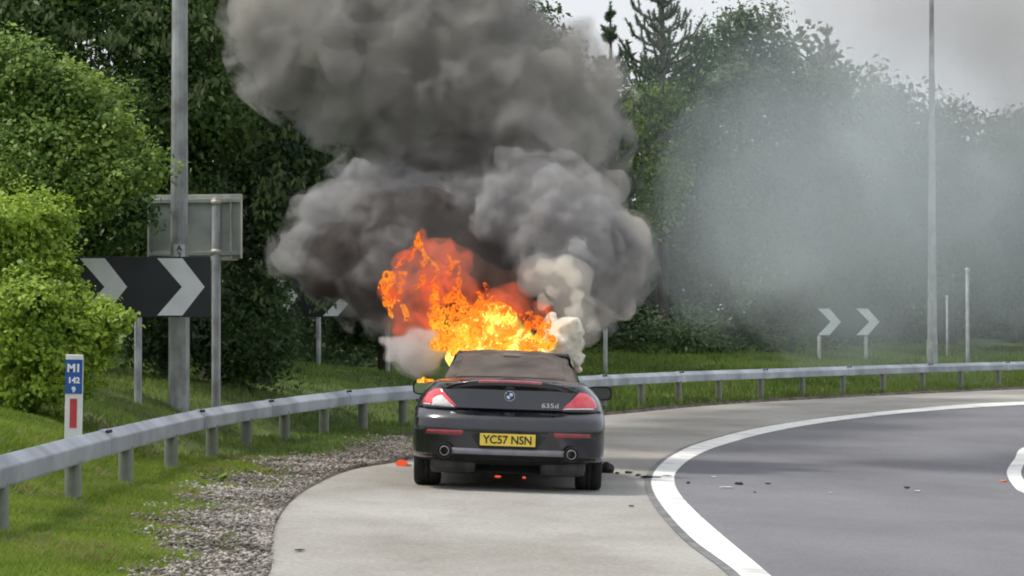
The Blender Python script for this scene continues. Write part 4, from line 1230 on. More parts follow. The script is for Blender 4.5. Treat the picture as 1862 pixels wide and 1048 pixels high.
# door mirrors
def door_mirror(sx):
    m_ = empty('door_mirror'); m_.parent = car; m_.location = (sx * 0.92, 3.02, 0.895)
    V = []; Q = []
    n = 20
    for k_, (sc_, dy) in enumerate([(1.0, 0.0), (1.03, 0.03), (0.95, 0.10), (0.6, 0.17), (0.05, 0.19)]):
        for i in range(n):
            a = 2 * math.pi * i / n
            x = 0.122 * sc_ * math.copysign(abs(math.cos(a)) ** 0.55, math.cos(a)); z = 0.074 * sc_ * math.copysign(abs(math.sin(a)) ** 0.6, math.sin(a))
            V.append((x, dy, z + (0.01 * x / 0.12 * sx)))
    for k_ in range(4):
        for i in range(n): Q.append((k_ * n + i, k_ * n + (i + 1) % n, (k_ + 1) * n + (i + 1) % n, (k_ + 1) * n + i))
    mesh_obj('mirror_shell', V, Q, M_blackp, m_, smooth=True)
    V = [(0.108 * math.copysign(abs(math.cos(a)) ** 0.55, math.cos(a)), 0.012, 0.060 * math.copysign(abs(math.sin(a)) ** 0.6, math.sin(a))) for a in np.linspace(0, 2 * math.pi, 24, endpoint=False)]
    mesh_obj('mirror_glass', V, [tuple(range(24))[::-1]], M_mirror if sx < 0 else M_glass, m_)  # right mirror gets dark glass
    V = [(0.122 * s2 * math.copysign(abs(math.cos(a)) ** 0.55, math.cos(a)), dy, 0.074 * s2 * math.copysign(abs(math.sin(a)) ** 0.6, math.sin(a))) for s2, dy in ((1, 0), (0.97, -0.012), (0.88, -0.008), (0.88, 0.012)) for a in np.linspace(0, 2 * math.pi, 24, endpoint=False)]
    Q = [(k_ * 24 + i, k_ * 24 + (i + 1) % 24, (k_ + 1) * 24 + (i + 1) % 24, (k_ + 1) * 24 + i) for k_ in range(3) for i in range(24)]
    mesh_obj('mirror_bezel', V, Q, M_under, m_, smooth=True)
    tube('mirror_arm', [(-sx * 0.10, 0.05, -0.03), (-sx * 0.19, 0.07, -0.055), (-sx * 0.26, 0.08, -0.05)], [0.022, 0.02, 0.026], M_blackp, m_, 8)
    if sx > 0: m_['label'] = 'black right door mirror'
door_mirror(-1); door_mirror(1)
# door handles
for sx in (-1, 1):
    box('door_handle', (sx * 0.935, 1.75, 0.80), (0.03, 0.22, 0.03), M_paint, car, 0.01)

# ------------------------------------------------------------------ fire and smoke
def hull(name, puffs, voxel, disp, parent=None, m=None, final_voxel=None, seed=0, decimate=0):
    """lumpy closed skin round a set of puffs: puffs = [(centre, radius, squash)]"""
    V = []; Fc = []
    bm = bmesh.new(); bmesh.ops.create_icosphere(bm, subdivisions=3, radius=1.0)
    iv = np.array([p.co[:] for p in bm.verts]); fi = np.array([[q.index for q in p.verts] for p in bm.faces]); bm.free()
    for p in puffs:
        c, r = np.array(p[0]), p[1]; sq = np.array(p[2]) if len(p) > 2 else np.ones(3)
        k = len(V) * len(iv)
        V.append(iv * r * sq + c); Fc.append(fi + k)
    o = np_mesh(name, np.concatenate(V), np.concatenate(Fc), None, None)
    def rm(v):
        md = o.modifiers.new('r', 'REMESH'); md.mode = 'VOXEL'; md.voxel_size = v; md.use_smooth_shade = True
    rm(voxel)
    for i, (sc_, st_) in enumerate(disp):
        tx = bpy.data.textures.new('billow', 'CLOUDS'); tx.noise_scale = sc_; tx.noise_depth = 2; tx.noise_basis = 'VORONOI_F1' if st_ < 0 else 'ORIGINAL_PERLIN'
        md = o.modifiers.new('d', 'DISPLACE'); md.texture = tx; md.strength = st_; md.mid_level = 0.35 if st_ < 0 else 0.5; md.texture_coords = 'GLOBAL'
    rm(final_voxel or voxel)
    dg = bpy.context.evaluated_depsgraph_get(); bpy.context.view_layer.update()
    me = bpy.data.meshes.new_from_object(o.evaluated_get(dg)); me.name = name
    old = o.data; o.modifiers.clear(); o.data = me; bpy.data.meshes.remove(old)
    me.materials.clear()
    if m: me.materials.append(m)
    if parent is not None:
        o.parent = parent; o.matrix_parent_inverse = Matrix.Translation(-Vector(parent.location))
    return o

def vol_mat(name, col, dens, aniso=0.2, absorb=None):
    m, n, out = new_mat(name)
    p = n.nodes.new('ShaderNodeVolumePrincipled')
    p.inputs['Color'].default_value = c4(col); p.inputs['Density'].default_value = dens
    p.inputs['Anisotropy'].default_value = aniso
    if absorb: p.inputs['Absorption Color'].default_value = c4(absorb)
    n.links.new(p.outputs[0], out.inputs['Volume'])
    return m

def cloud_mat(name, col, dens, scale=2.6, lo=0.40, hi=0.60, floor=0.0, detail=4.0, aniso=0.2):
    """smoke whose thickness wanders: curls and gaps inside the billow"""
    m, n, out = new_mat(name)
    p = n.nodes.new('ShaderNodeVolumePrincipled')
    p.inputs['Color'].default_value = c4(col); p.inputs['Anisotropy'].default_value = aniso
    tc = n.nodes.new('ShaderNodeTexCoord')
    nz = n.nodes.new('ShaderNodeTexNoise'); nz.inputs['Scale'].default_value = scale; nz.inputs['Detail'].default_value = detail
    nz.inputs['Distortion'].default_value = 0.6; nz.inputs['Roughness'].default_value = 0.6
    n.links.new(tc.outputs['Object'], nz.inputs['Vector'])
    mr = n.nodes.new('ShaderNodeMapRange'); mr.interpolation_type = 'SMOOTHSTEP'
    mr.inputs[1].default_value = lo; mr.inputs[2].default_value = hi; mr.inputs[3].default_value = dens * floor; mr.inputs[4].default_value = dens
    n.links.new(nz.outputs[0], mr.inputs[0]); n.links.new(mr.outputs[0], p.inputs['Density'])
    n.links.new(p.outputs[0], out.inputs['Volume'])
    return m

def P3(px, py, Y, rpx, sq=(1, 1, 1)):
    p = at(px, py, Y); return (tuple(p), rpx * Y / F, sq)

def billows(puffs, n, lo=0.22, hi=0.42, reach=0.92, seed=3):
    """add smaller puffs over the skin of the larger ones"""
    rr = random.Random(seed); out = list(puffs)
    for _ in range(n):
        c, r, sq = rr.choice(puffs)
        d = Vector((rr.gauss(0, 1), rr.gauss(-0.5, 1), rr.gauss(0.1, 1))).normalized()
        out.append((tuple(Vector(c) + d * r * reach), r * rr.uniform(lo, hi), (1, 1, 1)))
    return out

VM_dark = cloud_mat('underside_shade_smoke', (0.18, 0.145, 0.135), 8, 2.4, floor=0.3)  # dark underside and red firelight are put into this albedo
VM_core = cloud_mat('dense_grey_smoke', (0.67, 0.665, 0.675), 10, 3.0, 0.42, 0.66, 0.12, 6)
VM_soft = vol_mat('soft_grey_smoke', (0.56, 0.545, 0.53), 0.8)
VM_top = cloud_mat('brown_grey_smoke', (0.68, 0.66, 0.615), 4.6, 1.6, 0.38, 0.68, 0.12, 7)
VM_topd = cloud_mat('crevice_shade_smoke', (0.44, 0.42, 0.40), 6, 2.0, floor=0.3)  # shade of the crevice between the billows, put into the albedo
VM_edge = cloud_mat('painted_lit_edge_smoke', (0.82, 0.78, 0.73), 11, 3.0, 0.42, 0.64, 0.12, 6)  # lit right edge of the plume, painted in as a paler albedo
VM_white = vol_mat('whitish_smoke', (0.965, 0.95, 0.945), 6.0)
VM_cream = vol_mat('cream_smoke', (0.985, 0.965, 0.90), 14.0)
VM_drift = vol_mat('thin_bluish_smoke', (0.86, 0.93, 0.95), 0.15)
VM_veil = vol_mat('veil_smoke', (0.40, 0.28, 0.25), 0.9)

low_dark = [P3(620, 470, 34.2, 76), P3(700, 430, 34.5, 88), P3(780, 420, 34.6, 88), P3(700, 500, 34, 92), P3(600, 505, 34, 36), P3(655, 530, 34, 34), P3(670, 565, 34, 22), P3(870, 440, 34.5, 80), P3(860, 500, 34.2, 90), P3(780, 540, 34.0, 80), P3(900, 570, 34.2, 70), P3(960, 540, 34.2, 60), P3(1000, 560, 34.2, 60), P3(820, 600, 34, 55)]
low_grey = [P3(555, 455, 34.2, 50), P3(525, 475, 34.2, 28), P3(600, 385, 34.6, 62), P3(665, 350, 34.8, 62), P3(735, 345, 34.8, 55), P3(790, 340, 34.6, 34), P3(850, 360, 34.5, 52), P3(910, 395, 34, 60), P3(960, 320, 34.2, 58),
            P3(1010, 370, 33.8, 72), P3(1060, 400, 33.6, 70), P3(1000, 440, 33.6, 62), P3(1060, 470, 33.4, 66), P3(980, 470, 33.8, 50), P3(1110, 455, 33.8, 68)]
low_edge = [P3(1130, 430, 33.9, 52), P3(1140, 490, 33.8, 46), P3(1120, 545, 33.7, 44), P3(1085, 575, 33.6, 34), P3(1060, 520, 33.5, 30), P3(1105, 350, 34.6, 46)]
top = [P3(760, 230, 35.2, 85), P3(640, 170, 35.5, 95), P3(540, 110, 35.6, 92), P3(490, 30, 35.6, 80), P3(620, 60, 35.4, 110), P3(740, 120, 35.2, 110),
       P3(860, 150, 35, 100), P3(960, 200, 34.9, 100), P3(1050, 250, 34.8, 82), P3(1068, 170, 34.9, 66), P3(1045, 85, 35, 48), P3(970, 110, 35.2, 82), P3(860, 40, 35.2, 95), P3(740, -20, 35.4, 110), P3(600, -60, 35.8, 110),
       P3(970, 45, 35.2, 38), P3(820, -100, 35.6, 120), P3(680, -170, 36, 130), P3(940, -90, 36.4, 80)]
top_dark = [P3(830, 290, 34.9, 62), P3(900, 285, 34.9, 62), P3(770, 300, 35.0, 50), P3(700, 250, 35.3, 60), P3(960, 260, 35.0, 50), P3(520, 150, 35.9, 60), P3(480, 90, 36, 60)]
plume = empty('smoke_plume', at(900, 640, 34), label='huge dark grey-brown smoke plume billowing up from the front of the burning car', cat='smoke')
hull('lower_billow', billows(low_dark, 50, seed=1), 0.06, [(0.4, 0.30), (0.16, -0.14)], plume, VM_dark, 0.045)
hull('lower_billow', billows(low_grey, 110, 0.2, 0.45, seed=2), 0.05, [(0.4, 0.32), (0.16, -0.18), (0.06, 0.06)], plume, VM_core, 0.035)
hull('lower_billow', billows(low_edge, 50, 0.2, 0.45, seed=5), 0.05, [(0.35, 0.28), (0.14, -0.14), (0.06, 0.05)], plume, VM_edge, 0.035)
hull('upper_billow', billows(top, 120, 0.2, 0.42, seed=3), 0.07, [(0.6, 0.40), (0.22, -0.2), (0.1, 0.08)], plume, VM_top, 0.05)
hull('upper_billow', billows(top_dark, 30, seed=4), 0.07, [(0.5, 0.35), (0.22, -0.16)], plume, VM_topd, 0.05)
VM_wisp = cloud_mat('wispy_edge_smoke', (0.60, 0.585, 0.575), 4.5, 2.0, 0.47, 0.74, 0.0, 6)
hull('wispy_edge', [(c, r * 1.33, q) for c, r, q in low_dark[:5] + low_grey + low_edge + top], 0.13, [(0.8, 0.6), (0.35, 0.3)], plume, VM_wisp, 0.1)
hull('soft_edge', [(c, r * 1.10, q) for c, r, q in low_dark + low_grey + low_edge + top], 0.12, [(0.7, 0.55), (0.3, 0.2)], plume, VM_soft, 0.09)

cream = empty('pale_smoke_column', at(1040, 680, 31.6), label='bright cream coloured smoke column boiling up behind the right side of the car roof', cat='smoke')
def dense_mat(name, col, tint):
    """smoke so thick that light turns back within a centimetre or two"""
    m, n, out = new_mat(name)
    p = n.nodes.new('ShaderNodeBsdfPrincipled'); p.inputs['Base Color'].default_value = c4(col); p.inputs['Roughness'].default_value = 1.0
    p.inputs['Specular IOR Level'].default_value = 0.0
    tl = n.nodes.new('ShaderNodeBsdfTranslucent'); tl.inputs[0].default_value = c4(tint)
    mx = n.nodes.new('ShaderNodeMixShader'); mx.inputs[0].default_value = 0.3
    n.links.new(p.outputs[0], mx.inputs[1]); n.links.new(tl.outputs[0], mx.inputs[2]); n.links.new(mx.outputs[0], out.inputs[0])
    return m
DM_cream = dense_mat('dense_cream_smoke', (0.93, 0.88, 0.77), (0.9, 0.85, 0.72))
cl_ = [P3(1043, 650, 31.6, 18), P3(1020, 630, 31.5, 27), P3(1036, 600, 31.5, 24), P3(1006, 602, 31.6, 22), P3(1050, 625, 31.6, 15), P3(992, 632, 31.6, 15), P3(1052, 672, 31.6, 7), P3(1015, 655, 31.6, 14), P3(1002, 580, 31.7, 12)]
hull('core', billows([(c, r * 0.93, q) for c, r, q in cl_], 130, 0.22, 0.42, 0.95, seed=8), 0.014, [(0.10, 0.07), (0.04, -0.03)], cream, DM_cream, 0.011)
hull('lower_billow', billows([(c, r * 1.1, q) for c, r, q in cl_], 50, 0.25, 0.5, seed=8), 0.02, [(0.12, 0.09), (0.05, -0.05)], cream, VM_cream, 0.016)
hull('upper_billow', billows([P3(1045, 570, 31.7, 16), P3(1050, 540, 31.8, 15), P3(1042, 508, 31.9, 18), P3(1026, 484, 32, 20), P3(992, 486, 32.1, 18), P3(962, 500, 32.2, 12), P3(1005, 530, 32.2, 16), P3(988, 552, 32.0, 15), P3(1075, 590, 31.9, 12)], 90, 0.25, 0.5, seed=9),
     0.025, [(0.15, 0.14), (0.06, -0.07), (0.03, 0.03)], cream, vol_mat('cream_smoke_thin', (0.97, 0.94, 0.85), 5.0), 0.018)
hull('upper_haze', [P3(1040, 560, 32, 40), P3(1030, 510, 32, 46), P3(980, 500, 32.2, 40), P3(1060, 600, 32, 34)], 0.04, [(0.3, 0.25), (0.1, 0.08)], cream, vol_mat('cream_haze', (0.93, 0.90, 0.83), 1.3), 0.03)

wp = empty('white_smoke_puff', at(740, 660, 31.2), label='small whitish smoke puff drifting off the left side of the car below the flames', cat='smoke')
w_ = [P3(745, 640, 31.2, 32), P3(722, 628, 31.2, 20), P3(775, 650, 31.2, 28), P3(698, 620, 31.2, 11), P3(755, 668, 31.2, 20), P3(790, 625, 31.3, 28), P3(760, 620, 31.3, 26), P3(712, 645, 31.2, 14)]
hull('puff', billows(w_, 50, 0.25, 0.45, seed=12), 0.025, [(0.2, 0.12), (0.07, -0.05)], wp, VM_white, 0.02)
hull('soft_puff', [(c, r * 1.2, q) for c, r, q in w_], 0.03, [(0.2, 0.16), (0.08, 0.06)], wp, vol_mat('whitish_haze', (0.9, 0.87, 0.86), 1.4), 0.025)

drift = empty('drifting_smoke', at(1450, 400, 74), label='thin bluish smoke drifting across the far trees right of the plume', cat='smoke')
rr = random.Random(21)
bank = [(1290, 330, 68, 70), (1330, 350, 70, 110), (1400, 150, 72, 80), (1880, 450, 84, 110), (1240, 560, 66, 50), (1240, 420, 66, 60), (1450, 280, 72, 130), (1560, 330, 74, 140), (1480, 450, 74, 140), (1640, 420, 76, 120), (1600, 230, 78, 100), (1390, 500, 70, 95), (1560, 560, 76, 100), (1740, 350, 80, 115), (1300, 470, 68, 60), (1830, 300, 82, 90), (1700, 540, 80, 60)]
for i_, (gr, dn) in enumerate(((0.75, 0.9), (0.95, 0.8), (1.2, 0.7), (1.45, 0.7), (1.75, 0.7), (2.1, 0.75))):
    puffs = []
    for (x, y, Y, r) in bank:
        if rr.random() < 0.12: continue
        puffs.append(P3(x + rr.gauss(0, 26) + 12 * i_, y + rr.gauss(0, 22), Y + rr.gauss(0, 1), r * gr * rr.uniform(0.8, 1.15)))
    if i_ in (1, 3):
        m_ = cloud_mat('streaky_bluish_smoke', (0.88, 0.93, 0.965), 0.034 * dn, 0.16, 0.42, 0.62, 0.1, 5)
    else:
        m_ = vol_mat('thin_bluish_smoke', (0.86, 0.92, 0.975), 0.021 * dn)
    hull('smoke_bank', puffs, 0.45 + 0.07 * i_, [(2.8, 2.4), (1.1, 1.0), (0.5, 0.4)], drift, m_, 0.34)
hull('smoke_veil', [P3(x, y, Y, r) for x, y, Y, r in ((1330, 200, 74, 190), (1330, 430, 72, 190), (1560, 250, 76, 240), (1560, 480, 76, 200), (1800, 300, 80, 260), (1850, 520, 80, 160), (1260, 90, 74, 120), (2000, 380, 82, 240))], 0.6, [(3.2, 2.8), (1.4, 1.2)], drift, vol_mat('faint_bluish_veil', (0.86, 0.92, 0.985), 0.020), 0.45)
for gr, dn in ((0.8, 0.10), (1.1, 0.08), (1.45, 0.05)):
    hull('high_smoke', [P3(x + rr.gauss(0, 25), y + rr.gauss(0, 15), Y, r * gr) for x, y, Y, r in ((1600, 60, 84, 110), (1750, 80, 84, 130), (1880, 60, 86, 150), (1820, 180, 84, 90), (1500, -40, 84, 100), (1700, -120, 84, 160), (1950, 200, 86, 130), (1680, 20, 85, 120))],
         0.6, [(3.0, 2.6), (1.2, 0.9)], drift, vol_mat('high_thin_smoke', (0.60, 0.58, 0.57), dn), 0.45)

over = empty('overhead_shade_smoke', at(1300, -300, 50), label='high smoke carrying on the plume, added out of view above the picture to shade the road', cat='smoke')  # unseen smoke added so that its shadow falls on lane and shoulder
hull('smoke_bank', [((1.5 + i * 1.7, 37.5 + i * 2.6, 8.6 + i * 0.95 + rr.uniform(-.3, .3)), 1.7 + i * 0.16, (1.2, 1.3, 0.8)) for i in range(9)] + [((-3.2 + i * 0.9, 42.0 + i * 4.5, 9.6 + i * 0.7), 1.9, (1.3, 1.6, 0.8)) for i in range(6)], 0.3, [(1.6, 1.3), (0.7, 0.5)], over, vol_mat('overhead_shade_smoke', (0.6, 0.58, 0.55), 0.75), 0.22)

# flames
def flame_mat(name, cell, heat, cover, seed):
    m, n, out = new_mat(name)
    tc = n.nodes.new('ShaderNodeTexCoord'); mp = n.nodes.new('ShaderNodeMapping')
    mp.inputs['Location'].default_value = (seed, seed * 2.3, 0); mp.inputs['Scale'].default_value = (1, 1, 0.75)
    n.links.new(tc.outputs['Object'], mp.inputs[0])
    nz = n.nodes.new('ShaderNodeTexNoise'); nz.inputs['Scale'].default_value = cell; nz.inputs['Detail'].default_value = 3.0
    nz.inputs['Roughness'].default_value = 0.55; nz.inputs['Distortion'].default_value = 1.3
    n.links.new(mp.outputs[0], nz.inputs['Vector'])
    # filament = 1 - |2n-1|
    a = node(n, 'ShaderNodeMath', operation='MULTIPLY_ADD'); a.inputs[1].default_value = 2.0; a.inputs[2].default_value = -1.0
    n.links.new(nz.outputs[0], a.inputs[0])
    b = node(n, 'ShaderNodeMath', operation='ABSOLUTE'); n.links.new(a.outputs[0], b.inputs[0])
    f = node(n, 'ShaderNodeMath', operation='SUBTRACT'); f.inputs[0].default_value = 1.0; n.links.new(b.outputs[0], f.inputs[1])
    big = n.nodes.new('ShaderNodeTexNoise'); big.inputs['Scale'].default_value = cell * 0.22; big.inputs['Detail'].default_value = 2
    n.links.new(mp.outputs[0], big.inputs['Vector'])
    sx = n.nodes.new('ShaderNodeSeparateXYZ'); n.links.new(tc.outputs['Object'], sx.inputs[0])
    # hotter near the seat of the fire: object z 0 .. 1.6
    h = n.nodes.new('ShaderNodeMapRange'); h.inputs[1].default_value = 0.10; h.inputs[2].default_value = 0.75; h.inputs[3].default_value = heat; h.inputs[4].default_value = heat - 0.5
    n.links.new(sx.outputs[2], h.inputs[0])
    s1 = node(n, 'ShaderNodeMath', operation='MULTIPLY_ADD'); s1.inputs[1].default_value = 0.9; n.links.new(big.outputs[0], s1.inputs[0]); n.links.new(h.outputs[0], s1.inputs[2])
    fp = node(n, 'ShaderNodeMath', operation='POWER'); fp.inputs[1].default_value = 3.0; n.links.new(f.outputs[0], fp.inputs[0])
    s2 = node(n, 'ShaderNodeMath', operation='MULTIPLY'); n.links.new(fp.outputs[0], s2.inputs[0]); n.links.new(s1.outputs[0], s2.inputs[1])
    cr = n.nodes.new('ShaderNodeValToRGB'); E = cr.color_ramp.elements
    E[0].position = 0.0; E[0].color = (0.26, 0.022, 0.008, 1)
    E[1].position = 1.0; E[1].color = (1.0, 0.93, 0.25, 1)
    for ps, c in ((0.24, (0.55, 0.06, 0.012)), (0.46, (0.90, 0.16, 0.018)), (0.68, (1.0, 0.32, 0.025)), (0.86, (1.0, 0.60, 0.035))):
        e = E.new(ps); e.color = c4(c)
    n.links.new(s2.outputs[0], cr.inputs[0])
    em = n.nodes.new('ShaderNodeEmission'); em.inputs['Strength'].default_value = 0.95
    n.links.new(cr.outputs[0], em.inputs[0])
    tr_ = n.nodes.new('ShaderNodeBsdfTransparent')
    n2 = n.nodes.new('ShaderNodeTexNoise'); n2.inputs['Scale'].default_value = cell * 0.6; n2.inputs['Detail'].default_value = 3; n2.inputs['Distortion'].default_value = 0.8
    n.links.new(tc.outputs['Object'], n2.inputs['Vector'])
    q1 = n.nodes.new('ShaderNodeMapRange'); q1.inputs[1].default_value = 0.36; q1.inputs[2].default_value = 0.62; q1.inputs[3].default_value = 0.25; q1.inputs[4].default_value = 1.25
    n.links.new(n2.outputs[0], q1.inputs[0])
    q2 = node(n, 'ShaderNodeMath', operation='MULTIPLY'); n.links.new(s2.outputs[0], q2.inputs[0]); n.links.new(q1.outputs[0], q2.inputs[1])
    al = n.nodes.new('ShaderNodeMapRange'); al.inputs[1].default_value = cover; al.inputs[2].default_value = cover + 0.2
    n.links.new(q2.outputs[0], al.inputs[0])
    mx = n.nodes.new('ShaderNodeMixShader'); n.links.new(al.outputs[0], mx.inputs[0]); n.links.new(tr_.outputs[0], mx.inputs[1]); n.links.new(em.outputs[0], mx.inputs[2])
    n.links.new(mx.outputs[0], out.inputs[0])
    return m
fp0 = at(895, 660, 31.0)
fire = empty('flames', fp0, label='bright orange and yellow flames roaring above the roof of the car', cat='fire')
def flame(puffs, mat_, voxel=0.03, disp=((0.16, 0.14), (0.06, 0.05))):
    o = hull('flame', [P3(*p) for p in puffs], voxel, disp, None, mat_, voxel * 0.8)
    o.data.transform(Matrix.Translation(-fp0)); o.parent = fire
    return o
FM1 = flame_mat('flame_core', 7.0, 0.95, 0.12, 1.0)
FM2 = flame_mat('flame_mid', 9.0, 0.52, 0.30, 5.0)
FM3 = flame_mat('flame_outer', 12.0, 0.62, 0.26, 9.0)
def glow_mat(name, col, e, dens, alb, scale=4.6):
    """glowing gas, brighter and darker in rolls"""
    m, n, out = new_mat(name)
    p = n.nodes.new('ShaderNodeVolumePrincipled')
    p.inputs['Color'].default_value = c4(alb)
    p.inputs['Emission Color'].default_value = c4(col)
    tc = n.nodes.new('ShaderNodeTexCoord')
    nz = n.nodes.new('ShaderNodeTexNoise'); nz.inputs['Scale'].default_value = scale; nz.inputs['Detail'].default_value = 6
    nz.inputs['Distortion'].default_value = 1.2; n.links.new(tc.outputs['Object'], nz.inputs['Vector'])
    for sock, lo_, hi_ in (('Emission Strength', 0.02 * e, 2.3 * e), ('Density', dens * 1.6, dens * 0.4)):
        mr = n.nodes.new('ShaderNodeMapRange'); mr.inputs[1].default_value = 0.36; mr.inputs[2].default_value = 0.66
        mr.inputs[3].default_value = lo_; mr.inputs[4].default_value = hi_
        n.links.new(nz.outputs[0], mr.inputs[0]); n.links.new(mr.outputs[0], p.inputs[sock])
    n.links.new(p.outputs[0], out.inputs['Volume'])
    return m
GM_red = glow_mat('red_flame_gas', (1.0, 0.105, 0.018), 1.15, 1.3, (0.30, 0.20, 0.16))
GM_or = glow_mat('orange_flame_gas', (1.0, 0.50, 0.05), 2.6, 0.4, (0.5, 0.4, 0.35))
V1 = (1, .6, 1)
D1 = ((0.22, 0.26), (0.08, 0.09))
flame([(840, 625, 31.4, 30, V1), (900, 615, 31.4, 38, V1), (950, 625, 31.4, 28, V1), (870, 590, 31.5, 30, V1), (915, 575, 31.5, 24, V1), (830, 605, 31.5, 18, V1), (978, 628, 31.4, 16, V1), (900, 650, 31.4, 50, V1), (840, 655, 31.4, 30, V1), (960, 655, 31.4, 30, V1)], FM1, 0.03, D1)
flame([(800, 590, 31.2, 20, V1), (788, 560, 31.2, 17, V1), (830, 570, 31.2, 26, V1), (820, 545, 31.2, 14, V1), (890, 570, 31.2, 34, V1), (898, 545, 31.2, 13, V1), (940, 590, 31.2, 28, V1), (975, 608, 31.2, 20, V1), (825, 620, 31.2, 24, V1), (880, 620, 31.2, 44, V1), (940, 625, 31.2, 38, V1), (990, 600, 31.2, 12, V1), (800, 625, 31.2, 14, V1)], FM2, 0.03, D1)
def tongue(path, r0, r1, Y=31.25):
    P = [Vector((x, y, 0)) for x, y in path]; out = []
    L_ = [0]
    for a_, b_ in zip(P, P[1:]): L_.append(L_[-1] + (b_ - a_).length)
    k = int(L_[-1] / 3) + 1
    for i in range(k + 1):
        q = L_[-1] * i / k; x = float(np.interp(q, L_, [p.x for p in P])); y = float(np.interp(q, L_, [p.y for p in P]))
        t_ = i / k
        out.append((x + 2 * math.sin(q * 0.15), y, Y + 0.05 * math.sin(q * 0.1), r0 + (r1 - r0) * t_, V1))
    return out
D2 = ((0.12, 0.12), (0.05, 0.07))
rim = tongue([(712, 575), (703, 545), (694, 522), (700, 500), (722, 482), (745, 470), (760, 448)], 8, 5) + tongue([(740, 575), (728, 548), (722, 520), (735, 495)], 9, 5) + tongue([(700, 520), (715, 505), (735, 512)], 9, 7)
flame(rim, FM3, 0.02, D2)
inner = []
for pth, a_, b_ in (([(800, 570), (786, 530), (796, 492), (786, 470)], 10, 3), ([(845, 560), (828, 520), (838, 488), (826, 468)], 10, 3), ([(776, 480), (766, 450), (758, 430), (766, 408)], 9, 3),
                    ([(760, 520), (772, 495), (762, 475)], 7, 3), ([(870, 560), (872, 535), (862, 515)], 9, 3), ([(815, 500), (822, 475), (812, 458)], 6, 2)):
    inner += tongue(pth, a_, b_)
flame(inner, FM3, 0.02, D2)
rt = random.Random(5); tg = []
for x0 in range(795, 1000, 11):
    h_ = 100 - abs(x0 - 880) * 0.45; x = x0 + rt.uniform(-6, 6); y = 625
    h_ *= rt.uniform(0.6, 1.15); k = rt.uniform(-22, 22)
    tg += tongue([(x, y), (x + k * 0.6, y - h_ * 0.45), (x - k * 0.3, y - h_ * 0.75), (x + k * 0.4, y - h_)], rt.uniform(10, 15), 3, 31.1)
flame(tg, FM2, 0.022, ((0.14, 0.14), (0.05, 0.06)))
flame(tongue([(975, 625), (985, 600), (1003, 585), (996, 565)], 12, 4) + tongue([(1000, 625), (1008, 605), (1000, 590)], 9, 3), FM3, 0.02, D2)
flame([(772, 692, 30.9, 6, (1.6, 1, .7)), (762, 693, 30.9, 4), (782, 692, 30.9, 6, (1.5, 1, .6)), (770, 688, 30.9, 3.5)], FM2, 0.008, ((0.04, 0.03),))
flame([(760, 445, 31.9, 17), (763, 425, 31.9, 11), (767, 410, 31.9, 6), (745, 480, 31.8, 32), (800, 470, 31.8, 40), (835, 470, 31.8, 26), (790, 520, 31.7, 46), (730, 530, 31.7, 36), (840, 530, 31.7, 36), (740, 590, 31.7, 32), (775, 590, 31.7, 34), (935, 550, 31.8, 34), (985, 570, 31.7, 26), (900, 570, 31.7, 44)], GM_red, 0.03, ((0.25, 0.26), (0.1, 0.14), (0.04, 0.04)))
flame([(848, 618, 31.2, 34), (905, 598, 31.2, 40), (825, 625, 31.2, 22), (945, 622, 31.2, 30), (890, 570, 31.25, 22), (880, 625, 31.2, 38)], GM_or, 0.03, ((0.2, 0.2), (0.08, 0.1)))
veil = hull('red_lit_haze', billows([P3(740, 500, 31.0, 34), P3(790, 470, 31.0, 40), P3(720, 590, 31.1, 32), P3(750, 570, 31.1, 40), P3(850, 490, 31.1, 38), P3(900, 510, 31.1, 28), P3(960, 510, 31.1, 36)], 20), 0.04, [(0.3, 0.2), (0.1, -0.08)], plume, VM_veil, 0.035)

# ------------------------------------------------------------------ small things on the ground
M_char = surf('charred_debris', (0.008, 0.008, 0.008), (0.03, 0.028, 0.026), rough=0.9, scale=20)
M_pale = surf('pale_fragment', (0.45, 0.45, 0.44), (0.6, 0.6, 0.58), rough=0.6, scale=20)
def fragment(name, label, cat, px, py, size, m, seed, group=None, flat=0.4, rotz=0.0, up=0.0):
    x, y = on_road(px, py); z = zr(x, y) + 0.010
    bm = bmesh.new(); bmesh.ops.create_icosphere(bm, subdivisions=2, radius=0.5)
    for v in bm.verts:
        q = v.co.normalized(); nz = mnoise.noise(q * 2.3 + Vector((seed, seed * 2, 0))) * 0.5 + mnoise.noise(q * 5 + Vector((seed, 0, 1))) * 0.2
        v.co = Vector((q.x * size[0], q.y * size[1], q.z * size[2])) * (0.5 + nz * 0.5)
    o = bm_obj(name, bm, m)
    o.location = (x, y, z + size[2] * 0.22 + up); o.rotation_euler = (0, 0, rotz)
    return tag(o, label, cat, group)
fragment('debris_lump', 'black charred lump lying against the right rear tyre of the car', 'debris', 1104, 860, (0.15, 0.14, 0.15), M_char, 1.0)
G = 'burnt fragments scattered across the road right of the car'
